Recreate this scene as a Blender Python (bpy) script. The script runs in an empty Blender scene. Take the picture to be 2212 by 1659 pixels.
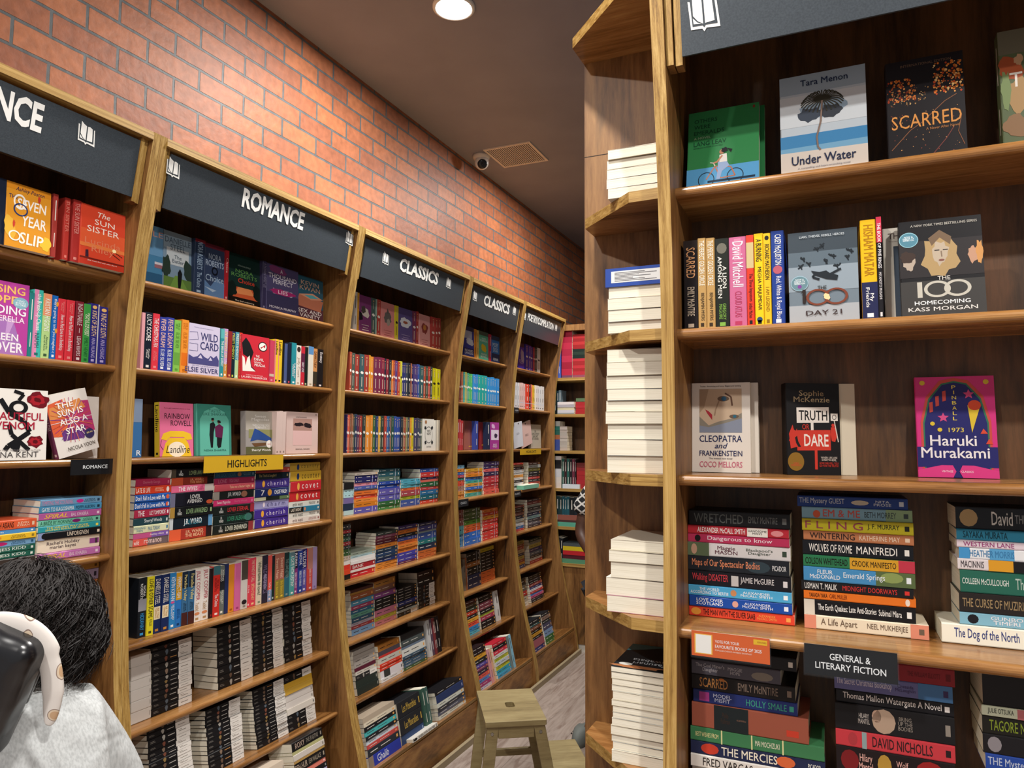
import bpy, bmesh, math, random
from mathutils import Vector, Matrix

# ------------------------------------------------------------------ camera, world, exposure
SC = bpy.context.scene
COL = SC.collection
W_, H_ = 2212, 1659
FPX, YAW, PIT, ROL = 1537.98, 0.424662, 0.0775873, 0.0066303
CAM = Vector((0, 0, 1.7))
_cy, _sy, _cp, _sp = math.cos(YAW), math.sin(YAW), math.cos(PIT), math.sin(PIT)
_d = Vector((-_sy * _cp, _cy * _cp, _sp)); _r = Vector((_cy, _sy, 0)); _u = _r.cross(_d)
RV = _r * math.cos(ROL) + _u * math.sin(ROL); UV = -_r * math.sin(ROL) + _u * math.cos(ROL); DV = _d
cam = bpy.data.cameras.new('camera'); cam.sensor_width = 36; cam.lens = FPX / W_ * 36; cam.clip_start = .02
co = bpy.data.objects.new('camera', cam); COL.objects.link(co)
M = Matrix((RV, UV, -DV)).transposed().to_4x4(); M.translation = CAM; co.matrix_world = M
SC.camera = co
SC.view_settings.view_transform = 'Standard'; SC.view_settings.look = 'None'
SC.view_settings.gamma = 1; SC.view_settings.use_curve_mapping = False
SC.view_settings.exposure = 0.0
wd = bpy.data.worlds.new('world'); SC.world = wd; wd.use_nodes = True
wd.node_tree.nodes['Background'].inputs[0].default_value = (1.0, .97, .96, 1)
wd.node_tree.nodes['Background'].inputs[1].default_value = .36

LAMPS = [(-1.557, 2.76, 62, 'glowing round lamp in the ceiling above the aisle'), (-.5, .7, 50, 'round ceiling lamp above the viewer, out of frame'), (-1.5, 4.9, 55, 'round ceiling lamp far down the aisle, hidden by the right bookcase'), (1.5, -.4, 95, 'round ceiling lamp behind the viewer to the right, out of frame'), (-1.2, -.9, 60, 'round ceiling lamp behind the viewer to the left, out of frame')]

# measured places: a ray through a photograph pixel met with a real plane of the room
def ray(x, y): return RV * ((x - W_ / 2) / FPX) + UV * (-(y - H_ / 2) / FPX) + DV
def at(x, y, p0, n):
    d = ray(x, y); return CAM + d * ((p0 - CAM).dot(n) / d.dot(n))
def atX(x, y, X): return at(x, y, Vector((X, 0, 0)), Vector((1, 0, 0)))
def atY(x, y, Y): return at(x, y, Vector((0, Y, 0)), Vector((0, 1, 0)))
def atZ(x, y, Z): return at(x, y, Vector((0, 0, Z)), Vector((0, 0, 1)))
def scr(p):
    v = p - CAM; z = max(v.dot(DV), .05)
    return (W_ / 2 + FPX * v.dot(RV) / z, H_ / 2 - FPX * v.dot(UV) / z)

# ------------------------------------------------------------------ materials
def lin(h):
    h = h.lstrip('#'); c = [int(h[i:i + 2], 16) / 255 for i in (0, 2, 4)]
    return tuple(x / 12.92 if x <= .04045 else ((x + .055) / 1.055) ** 2.4 for x in c) + (1,)
_mc = {}
def ink(h, rough=.42):
    k = (h, rough)
    if k not in _mc:
        m = bpy.data.materials.new('ink_' + h); m.use_nodes = True; b = m.node_tree.nodes['Principled BSDF']
        b.inputs['Base Color'].default_value = lin(h); b.inputs['Roughness'].default_value = rough
        b.inputs['Specular IOR Level'].default_value = .26
        _mc[k] = m
    return _mc[k]
def new_mat(name):
    m = bpy.data.materials.new(name); m.use_nodes = True; nt = m.node_tree
    return m, nt, nt.nodes['Principled BSDF'], nt.nodes.new, nt.links.new
def wood(name, cols, axis, rough=.45, gs=(9, 9, .9), knot=.6, bump=.15, kd=True):
    m, nt, b, N, L = new_mat(name)
    tc = N('ShaderNodeTexCoord'); mp = N('ShaderNodeMapping'); L(tc.outputs['Object'], mp.inputs[0])
    mp.inputs['Scale'].default_value = {'x': (gs[2], gs[0], gs[1]), 'y': (gs[0], gs[2], gs[1]), 'z': (gs[0], gs[1], gs[2])}[axis]
    n1 = N('ShaderNodeTexNoise'); L(mp.outputs[0], n1.inputs['Vector'])
    n1.inputs['Scale'].default_value = 1.1; n1.inputs['Detail'].default_value = 5; n1.inputs['Distortion'].default_value = knot
    n2 = N('ShaderNodeTexNoise'); L(mp.outputs[0], n2.inputs['Vector']); n2.inputs['Scale'].default_value = 9; n2.inputs['Detail'].default_value = 6
    n2.inputs['Roughness'].default_value = .7
    mx = N('ShaderNodeMath'); mx.operation = 'MULTIPLY_ADD'; L(n2.outputs[0], mx.inputs[0]); mx.inputs[1].default_value = .45
    ml = N('ShaderNodeMath'); ml.operation = 'MULTIPLY'; L(n1.outputs[0], ml.inputs[0]); ml.inputs[1].default_value = .62; L(ml.outputs[0], mx.inputs[2])
    cr = N('ShaderNodeValToRGB'); L(mx.outputs[0], cr.inputs[0])
    els = cr.color_ramp.elements; ps = [.36, .47, .56, .68]
    els[0].position = ps[0]; els[0].color = lin(cols[0]); els[1].position = ps[3]; els[1].color = lin(cols[3])
    for k in (1, 2): e = els.new(ps[k]); e.color = lin(cols[k])
    nk = N('ShaderNodeTexNoise'); mk = N('ShaderNodeMapping'); L(tc.outputs['Object'], mk.inputs[0]); mk.inputs['Scale'].default_value = {'x': (1.1, 3, 3), 'y': (3, 1.1, 3), 'z': (3, 3, 1.1)}[axis]; L(mk.outputs[0], nk.inputs['Vector']); nk.inputs['Scale'].default_value = 2.2; nk.inputs['Detail'].default_value = 4; nk.inputs['Distortion'].default_value = .8
    rk = N('ShaderNodeMapRange'); L(nk.outputs[0], rk.inputs[0]); rk.inputs[1].default_value = .6; rk.inputs[2].default_value = .72; rk.inputs[3].default_value = 1; rk.inputs[4].default_value = .45 if kd else 1
    sk = N('ShaderNodeVectorMath'); sk.operation = 'SCALE'; L(cr.outputs[0], sk.inputs[0]); L(rk.outputs[0], sk.inputs['Scale'])
    L(sk.outputs[0], b.inputs['Base Color']); b.inputs['Roughness'].default_value = rough
    bp = N('ShaderNodeBump'); bp.inputs['Strength'].default_value = bump; bp.inputs['Distance'].default_value = .001
    L(n2.outputs[0], bp.inputs['Height']); L(bp.outputs[0], b.inputs['Normal'])
    return m
WSIDE = wood('oak_panel', ('3a230e', '6a4621', '875e32', 'a07543'), 'z', .48)
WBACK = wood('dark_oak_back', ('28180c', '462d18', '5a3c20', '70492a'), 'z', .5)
WSHELF = wood('shelf_oak', ('57371b', '84582c', '996a3a', 'b1834e'), 'x', .26, gs=(14, 14, 1.1), bump=.05, kd=False)
WEDGE = wood('ply_edge', ('6b4c22', '9a7538', 'b08c4b', 'c8a565'), 'z', .5, gs=(150, 60, 1.5), kd=False)
WEDGEX = wood('ply_edge_flat', ('6b4c22', '9a7538', 'b08c4b', 'c8a565'), 'x', .5, gs=(60, 150, 1.5), kd=False)
WPLINTH = wood('plinth_oak', ('462a14', '80562c', '986a38', 'ac7f48'), 'x', .45, gs=(7, 7, 1.6), knot=2.2)
WSTOOL = wood('birch_stool', ('776844', '8f7e55', '9a8a60', 'a8986d'), 'y', .5, gs=(9, 9, 1.2), kd=False)

def brick_mat():
    m, nt, b, N, L = new_mat('brick')
    tc = N('ShaderNodeTexCoord'); sp = N('ShaderNodeSeparateXYZ'); L(tc.outputs['Object'], sp.inputs[0])
    cb = N('ShaderNodeCombineXYZ'); ay = N('ShaderNodeMath'); ay.operation = 'ADD'; az = N('ShaderNodeMath'); az.operation = 'ADD'
    L(sp.outputs['Y'], ay.inputs[0]); ay.inputs[1].default_value = BRICK_DY; L(sp.outputs['Z'], az.inputs[0]); az.inputs[1].default_value = BRICK_DZ
    ns = N('ShaderNodeTexNoise'); L(tc.outputs['Object'], ns.inputs['Vector']); ns.inputs['Scale'].default_value = 7
    wob = N('ShaderNodeVectorMath'); wob.operation = 'SCALE'; wob.inputs['Scale'].default_value = .006
    L(ns.outputs['Color'], wob.inputs[0])
    L(ay.outputs[0], cb.inputs[0]); L(az.outputs[0], cb.inputs[1])
    ad = N('ShaderNodeVectorMath'); ad.operation = 'ADD'; L(cb.outputs[0], ad.inputs[0]); L(wob.outputs[0], ad.inputs[1])
    br = N('ShaderNodeTexBrick'); L(ad.outputs[0], br.inputs['Vector'])
    br.inputs['Scale'].default_value = 1; br.inputs['Brick Width'].default_value = .2435; br.inputs['Row Height'].default_value = .0918
    br.inputs['Mortar Size'].default_value = .0062; br.inputs['Mortar Smooth'].default_value = .25; br.inputs['Bias'].default_value = 0
    br.offset = .5; br.squash = 1
    br.inputs['Color1'].default_value = lin('a26340'); br.inputs['Color2'].default_value = lin('8a5239'); br.inputs['Mortar'].default_value = lin('54585a')
    n2 = N('ShaderNodeTexNoise'); L(tc.outputs['Object'], n2.inputs['Vector']); n2.inputs['Scale'].default_value = 28; n2.inputs['Detail'].default_value = 7
    n3 = N('ShaderNodeTexNoise'); L(tc.outputs['Object'], n3.inputs['Vector']); n3.inputs['Scale'].default_value = 2.3; n3.inputs['Detail'].default_value = 3
    mr = N('ShaderNodeMapRange'); L(n2.outputs[0], mr.inputs[0]); mr.inputs[1].default_value = .3; mr.inputs[2].default_value = .75; mr.inputs[3].default_value = .82; mr.inputs[4].default_value = 1.22
    mr3 = N('ShaderNodeMapRange'); L(n3.outputs[0], mr3.inputs[0]); mr3.inputs[1].default_value = .3; mr3.inputs[2].default_value = .7; mr3.inputs[3].default_value = .85; mr3.inputs[4].default_value = 1.15
    mm = N('ShaderNodeMath'); mm.operation = 'MULTIPLY'; L(mr.outputs[0], mm.inputs[0]); L(mr3.outputs[0], mm.inputs[1])
    mc = N('ShaderNodeVectorMath'); mc.operation = 'SCALE'; L(br.outputs['Color'], mc.inputs[0]); L(mm.outputs[0], mc.inputs['Scale'])
    L(mc.outputs[0], b.inputs['Base Color'])
    b.inputs['Roughness'].default_value = .55; b.inputs['Specular IOR Level'].default_value = .35
    hh = N('ShaderNodeMath'); hh.operation = 'MULTIPLY_ADD'; L(br.outputs['Fac'], hh.inputs[0]); hh.inputs[1].default_value = -1
    n4 = N('ShaderNodeMath'); n4.operation = 'MULTIPLY'; L(n2.outputs[0], n4.inputs[0]); n4.inputs[1].default_value = .5; L(n4.outputs[0], hh.inputs[2])
    bp = N('ShaderNodeBump'); bp.inputs['Strength'].default_value = .7; bp.inputs['Distance'].default_value = .006
    L(hh.outputs[0], bp.inputs['Height']); L(bp.outputs[0], b.inputs['Normal'])
    return m
BRICK_DY, BRICK_DZ = -1.45 + .2435 * 8, -2.947 + .0918 * 34
BRICK = brick_mat()
def floor_mat():
    m, nt, b, N, L = new_mat('vinyl_plank')
    tc = N('ShaderNodeTexCoord'); mp = N('ShaderNodeMapping'); L(tc.outputs['Object'], mp.inputs[0]); mp.inputs['Rotation'].default_value = (0, 0, math.pi / 2)
    br = N('ShaderNodeTexBrick'); L(mp.outputs[0], br.inputs['Vector']); br.inputs['Scale'].default_value = 1
    br.inputs['Brick Width'].default_value = 1.2; br.inputs['Row Height'].default_value = .18; br.inputs['Mortar Size'].default_value = .0008
    br.inputs['Color1'].default_value = (.85, .85, .85, 1); br.inputs['Color2'].default_value = (1, 1, 1, 1); br.inputs['Mortar'].default_value = (.3, .3, .3, 1)
    m2 = N('ShaderNodeMapping'); L(tc.outputs['Object'], m2.inputs[0]); m2.inputs['Scale'].default_value = (11, 1.3, 1)
    n = N('ShaderNodeTexNoise'); L(m2.outputs[0], n.inputs['Vector']); n.inputs['Scale'].default_value = 2.2; n.inputs['Detail'].default_value = 8; n.inputs['Distortion'].default_value = 1.3; n.inputs['Roughness'].default_value = .65
    cr = N('ShaderNodeValToRGB'); L(n.outputs[0], cr.inputs[0]); e = cr.color_ramp.elements
    e[0].position = .36; e[0].color = lin('8f7d73'); e[1].position = .68; e[1].color = lin('b9aaa0'); k = e.new(.5); k.color = lin('a8998f')
    mu = N('ShaderNodeMixRGB'); mu.blend_type = 'MULTIPLY'; mu.inputs[0].default_value = 1; L(cr.outputs[0], mu.inputs[1]); L(br.outputs['Color'], mu.inputs[2])
    L(mu.outputs[0], b.inputs['Base Color']); b.inputs['Roughness'].default_value = .4
    return m
FLOOR = floor_mat()
def plain_noise(name, c1, c2, scale, rough, bump=0):
    m, nt, b, N, L = new_mat(name); tc = N('ShaderNodeTexCoord')
    n = N('ShaderNodeTexNoise'); L(tc.outputs['Object'], n.inputs['Vector']); n.inputs['Scale'].default_value = scale; n.inputs['Detail'].default_value = 5
    cr = N('ShaderNodeValToRGB'); L(n.outputs[0], cr.inputs[0]); e = cr.color_ramp.elements
    e[0].position = .35; e[0].color = lin(c1); e[1].position = .65; e[1].color = lin(c2); L(cr.outputs[0], b.inputs['Base Color']); b.inputs['Roughness'].default_value = rough
    if bump:
        bp = N('ShaderNodeBump'); bp.inputs['Strength'].default_value = bump; bp.inputs['Distance'].default_value = .002; L(n.outputs[0], bp.inputs['Height']); L(bp.outputs[0], b.inputs['Normal'])
    return m
CEIL = plain_noise('ceiling_paint', '84838f', '8c8b97', 3, .55)
WALLP = plain_noise('wall_paint', '6f6963', '77716b', 3, .7)
SIGN = plain_noise('sign_film', '3a4046', '444b51', 300, .3)
def pages_mat():
    m, nt, b, N, L = new_mat('paper_edges'); tc = N('ShaderNodeTexCoord'); mp = N('ShaderNodeMapping'); L(tc.outputs['Object'], mp.inputs[0])
    mp.inputs['Scale'].default_value = (900, 6, 6)
    n = N('ShaderNodeTexNoise'); L(mp.outputs[0], n.inputs['Vector']); n.inputs['Scale'].default_value = 1; n.inputs['Detail'].default_value = 3
    cr = N('ShaderNodeValToRGB'); L(n.outputs[0], cr.inputs[0]); e = cr.color_ramp.elements
    e[0].position = .3; e[0].color = lin('d8d0ba'); e[1].position = .6; e[1].color = lin('eee8d6'); L(cr.outputs[0], b.inputs['Base Color']); b.inputs['Roughness'].default_value = .8
    b.inputs['Specular IOR Level'].default_value = .1
    return m
PAGES = pages_mat()
def clear_mat():
    m, nt, b, N, L = new_mat('clear_acrylic'); nt.nodes.remove(b); o = nt.nodes['Material Output']
    t = N('ShaderNodeBsdfTransparent'); t.inputs[0].default_value = (.96, .97, .98, 1); g = N('ShaderNodeBsdfGlossy'); g.inputs['Roughness'].default_value = .05
    mx = N('ShaderNodeMixShader'); mx.inputs[0].default_value = .02; L(t.outputs[0], mx.inputs[1]); L(g.outputs[0], mx.inputs[2]); L(mx.outputs[0], o.inputs[0])
    return m
ACRYL = clear_mat()
def metal(name, c, r):
    m, nt, b, N, L = new_mat(name); b.inputs['Base Color'].default_value = lin(c); b.inputs['Metallic'].default_value = 1; b.inputs['Roughness'].default_value = r
    return m
STEEL = metal('zinc_screw', 'b5b5b0', .3)

# ------------------------------------------------------------------ objects
def tag(o, label=None, cat=None, group=None, kind=None):
    if label: o['label'] = label
    if cat: o['category'] = cat
    if group: o['group'] = group
    if kind: o['kind'] = kind
    return o
def empty(name, mat4, label=None, cat=None, group=None):
    o = bpy.data.objects.new(name, None); o.empty_display_size = .05; COL.objects.link(o); o.matrix_world = mat4
    return tag(o, label, cat, group)
class MB:
    """collects faces with a material each, then makes one mesh object"""
    def __init__(s): s.v = []; s.f = []; s.m = []; s.mats = []
    def mi(s, mat):
        if mat not in s.mats: s.mats.append(mat)
        return s.mats.index(mat)
    def poly(s, pts, mat):
        b = len(s.v); s.v += [tuple(p) for p in pts]; s.f.append(tuple(range(b, b + len(pts)))); s.m.append(s.mi(mat))
    def mesh(s, vs, fs, mat):
        b = len(s.v); s.v += [tuple(p) for p in vs]; k = s.mi(mat)
        for f in fs: s.f.append(tuple(i + b for i in f)); s.m.append(k)
    def box(s, a, c, mat, M=None):
        x0, y0, z0 = a; x1, y1, z1 = c
        vs = [(x0, y0, z0), (x1, y0, z0), (x1, y1, z0), (x0, y1, z0), (x0, y0, z1), (x1, y0, z1), (x1, y1, z1), (x0, y1, z1)]
        if M: vs = [M @ Vector(v) for v in vs]
        s.mesh(vs, [(0, 3, 2, 1), (4, 5, 6, 7), (0, 1, 5, 4), (1, 2, 6, 5), (2, 3, 7, 6), (3, 0, 4, 7)], mat)
    def prism(s, pts, fn, a, c, mat, sides=None, cap=None):
        """pts 2D outline; fn(p, w) -> 3D; extruded from w=a to w=c"""
        n = len(pts); vs = [fn(p, a) for p in pts] + [fn(p, c) for p in pts]; b = len(s.v); s.v += [tuple(v) for v in vs]
        s.f.append(tuple(b + i for i in reversed(range(n)))); s.m.append(s.mi(cap or mat)); s.f.append(tuple(b + n + i for i in range(n))); s.m.append(s.mi(cap or mat))
        for i in range(n):
            j = (i + 1) % n; s.f.append((b + i, b + j, b + n + j, b + n + i)); s.m.append(s.mi(sides[i] if sides and sides[i] else mat))
    def cyl(s, p, q, r0, r1, mat, n=16):
        p, q = Vector(p), Vector(q); d = (q - p).normalized(); a = d.orthogonal().normalized(); b2 = d.cross(a)
        vs = [p + (a * math.cos(t) + b2 * math.sin(t)) * r0 for t in [2 * math.pi * i / n for i in range(n)]] + \
             [q + (a * math.cos(t) + b2 * math.sin(t)) * r1 for t in [2 * math.pi * i / n for i in range(n)]]
        fs = [(i, (i + 1) % n, n + (i + 1) % n, n + i) for i in range(n)] + [tuple(reversed(range(n))), tuple(range(n, 2 * n))]
        s.mesh(vs, fs, mat)
    def build(s, name, parent=None, M=None, smooth=False, bevel=0, fix=True):
        me = bpy.data.meshes.new(name); me.from_pydata([tuple(v) for v in s.v], [], s.f)
        for m in s.mats: me.materials.append(m)
        me.polygons.foreach_set('material_index', s.m)
        if smooth: me.polygons.foreach_set('use_smooth', [True] * len(s.f))
        if fix:
            bm = bmesh.new(); bm.from_mesh(me); bmesh.ops.recalc_face_normals(bm, faces=bm.faces); bm.to_mesh(me); bm.free()
        me.update()
        o = bpy.data.objects.new(name, me); COL.objects.link(o)
        if M is not None: o.matrix_world = M
        if parent: o.parent = parent
        if bevel:
            b = o.modifiers.new('bevel', 'BEVEL'); b.width = bevel; b.segments = 2; b.limit_method = 'ANGLE'
        return o
def axes(o, x, y, z):
    m = Matrix((Vector(x), Vector(y), Vector(z))).transposed().to_4x4(); m.translation = Vector(o); return m

# text as flat letter faces
_tc = {}
def letters(txt, bold=0, shear=0):
    k = (txt, bold, shear)
    if k in _tc: return _tc[k]
    c = bpy.data.curves.new('t', 'FONT'); c.body = txt; c.size = 1; c.bevel_depth = bold; c.bevel_resolution = 0; c.shear = shear; c.resolution_u = 2; c.align_x = 'CENTER'
    c.space_line = .82
    o = bpy.data.objects.new('t', c); me = bpy.data.meshes.new_from_object(o)
    vs = [(v.co.x, v.co.y) for v in me.vertices]; fs = [tuple(p.vertices) for p in me.polygons if p.normal.z > .01 or not bold]
    bpy.data.objects.remove(o); bpy.data.curves.remove(c); bpy.data.meshes.remove(me)
    if vs:
        x0 = min(v[0] for v in vs); x1 = max(v[0] for v in vs); y0 = min(v[1] for v in vs); y1 = max(v[1] for v in vs)
        w, h = max(x1 - x0, 1e-4), max(y1 - y0, 1e-4); vs = [((x - x0) / w, (y - y0) / h) for x, y in vs]
    else: w = h = 1
    _tc[k] = (vs, fs, w / h); return _tc[k]
def text_on(mb, txt, mat, fn, x0, y0, x1, y1, kx, ky, bold=.01, shear=0, align='c', sq=.5, stretch=1.25, raw=False):
    """letters fitted into the box x0..x1, y0..y1; fn(x, y) -> 3D, kx, ky true size of one unit"""
    vs, fs, ar = letters(txt if raw else txt.replace('/', '\n'), bold, shear)
    if not vs: return
    bw, bh = abs(x1 - x0) * kx, abs(y1 - y0) * ky
    h = bh; w = h * ar
    if w > bw: w = max(bw, 0) if bw / w > sq else bw; h = min(bh, w / (ar * sq))
    elif w * stretch < bw: w *= stretch
    else: w = bw
    W2, H2 = w / kx, h / ky
    cx = (x0 + x1) / 2 if align == 'c' else (min(x0, x1) + W2 / 2 if align == 'l' else max(x0, x1) - W2 / 2); cy = (y0 + y1) / 2
    mb.mesh([fn(cx + (x - .5) * W2, cy + (y - .5) * H2) for x, y in vs], fs, mat)
# ------------------------------------------------------------------ room shell
CZ = 3.70; WX = -2.362
def struct(name, a, c, mat):
    mb = MB(); mb.box(a, c, mat); return tag(mb.build(name), None, None, None, 'structure')
struct('floor', (WX - .1, -2.5, -.05), (4.5, 9.5, 0), FLOOR)
struct('ceiling', (WX - .1, -2.5, CZ), (4.5, 9.5, CZ + .05), CEIL)
struct('wall_left', (WX - .12, -2.5, 0), (WX, 9.5, CZ), BRICK)
struct('wall_back', (WX, 8.0, 0), (4.5, 8.1, CZ), WALLP)
struct('wall_right', (4.4, -2.5, 0), (4.5, 9.5, CZ), WALLP)
mb = MB(); mb.box((-1.905, .25, 0), (-1.885, 5.55, .035), ink('a39477', .5)); tag(mb.build('baseboard_left'), kind='structure')

# ------------------------------------------------------------------ ceiling lamps, grille, camera
def downlight(x, y, pw, label):
    e = empty('ceiling_lamp', Matrix.Translation((x, y, CZ)), label, 'ceiling lamp', 'round lamps in the dark ceiling')
    m = MB(); n = 40
    ring = [(.098, 0), (.098, -.010), (.088, -.016), (.082, -.012), (.082, 0)]
    vs = []; fs = []
    for i in range(n):
        t = 2 * math.pi * i / n; vs += [(r * math.cos(t), r * math.sin(t), z) for r, z in ring]
    for i in range(n):
        for k in range(4): a = i * 5 + k; b = ((i + 1) % n) * 5 + k; fs.append((a, b, b + 1, a + 1))
    m.mesh(vs, fs, ink('e8e8e4')); m.build('trim_ring', e, smooth=True)
    mt, nt, b, N, L = new_mat('lamp_glow'); b.inputs['Base Color'].default_value = (1, 1, 1, 1)
    b.inputs['Emission Color'].default_value = (1, .98, .95, 1); b.inputs['Emission Strength'].default_value = 14
    m = MB(); m.mesh([(.083 * math.cos(2 * math.pi * i / n), .083 * math.sin(2 * math.pi * i / n), -.011) for i in range(n)], [tuple(range(n))], mt); m.build('diffuser', e, fix=False)
    l = bpy.data.lights.new('lamp_light', 'AREA'); l.shape = 'DISK'; l.size = .16; l.energy = pw; l.color = (1, .965, .92); l.spread = math.radians(180)
    lo = bpy.data.objects.new('lamp_light', l); COL.objects.link(lo); lo.location = (0, 0, -.018); lo.parent = e
for x, y, pw, lb in LAMPS: downlight(x, y, pw, lb)

e = empty('air_grille', Matrix.Translation((-1.99, 4.45, CZ)), 'beige slatted air grille set in the dark ceiling', 'air grille')
m = MB(); X, Y, f = .175, .175, .018; G = ink('ddd0c2', .5)
for a, c in (((-X, -Y, -.008), (X, -Y + f, 0)), ((-X, Y - f, -.008), (X, Y, 0)), ((-X, -Y + f, -.008), (-X + f, Y - f, 0)), ((X - f, -Y + f, -.008), (X, Y - f, 0))): m.box(a, c, G)
m.build('frame', e)
m = MB()
for i in range(22):
    x = -X + f + .007 + i * .0145; m.box((x, -Y + f, -.007), (x + .0065, Y - f, -.001), G)
m.build('slat', e)
m = MB(); m.box((-X + .01, -Y + .01, -.0008), (X - .01, Y - .01, -.0002), ink('1a1715')); m.build('backing', e)

e = empty('security_camera', Matrix.Translation((-2.225, 4.37, CZ)), 'white dome security camera under the ceiling beside the grille', 'security camera')
WH = ink('d9d2cb', .3)
def lathe(prof, mat, n=28):
    m = MB(); k = len(prof); vs = []; fs = []
    for i in range(n):
        t = 2 * math.pi * i / n; vs += [(r * math.cos(t), r * math.sin(t), z) for r, z in prof]
    for i in range(n):
        for q in range(k - 1): a = i * k + q; b = ((i + 1) % n) * k + q; fs.append((a, b, b + 1, a + 1))
    m.mesh(vs, fs, mat); return m
lathe([(.001, 0), (.062, 0), (.062, -.012), (.055, -.026), (.04, -.032), (.001, -.033)], WH).build('mount', e, smooth=True)
m = lathe([(.001, .05)] + [(.05 * math.sin(a), .05 * math.cos(a)) for a in [math.radians(10 * i) for i in range(1, 17)]] + [(.017, -.047), (.001, -.047)], WH)
o = m.build('camera_body', e, smooth=True); o.location = (.004, -.002, -.052); d = Vector((.5, -.75, -.62)).normalized(); o.rotation_euler = (-d).to_track_quat('Z', 'Y').to_euler()
m = lathe([(.001, -.049), (.014, -.049), (.03, -.046), (.034, -.041), (.034, -.036)], ink('22252b', .1)); l = m.build('lens', o, smooth=True)

# ------------------------------------------------------------------ bookcases
ZT = [2.238, 1.934, 1.629, 1.326, 1.018, .732, .474, .20]
TILT = [0, 0, 0, 0, .6, 4, 9.5, 12.5]
TIPY = [.03, .03, .03, .012, .012, .008, -.048, -.19]
PROF = [(0, .213), (.15, .195), (.31, .158), (.4, .13), (.505, .105), (.70, .066), (.91, .036), (1.08, .022), (1.31, .008), (1.54, 0), (1.76, 0), (1.94, .002), (2.1, .012), (2.3, .033), (2.51, .068), (2.70, .102)]
def off(z):
    for (a, b), (c, d) in zip(PROF, PROF[1:]):
        if z <= c: return b + (d - b) * (z - a) / (c - a)
    return PROF[-1][1]
BACKY = .238; HT = 2.70; PT = .026
def emblem(mb, fn, cx, cy, w, h, kx, flip, white, dark):
    def P(pts, mat, e): mb.poly([fn(cx + (flip * (x - .5)) * w, cy + (y - .45) * h, e) for x, y in pts], mat)
    P([(0, .84), (.08, .06), (.43, .04), (.5, -.05), (.57, .04), (1, .0), (.9, .8), (.5, .7)], white, .0004)
    P([(.07, .86), (.13, .14), (.45, .12), (.5, .06), (.55, .12), (.92, .1), (.83, .86)], dark, .0008)
    P([(.14, 1.0), (.16, .42), (.30, .26), (.47, .16), (.44, .84), (.28, .9)], white, .0012)
    P([(.15, .36), (.17, .2), (.42, .17), (.29, .22)], white, .0012)
    P([(.5, .84), (.53, .17), (.83, .19), (.76, .8), (.62, .86)], white, .0012)
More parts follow.
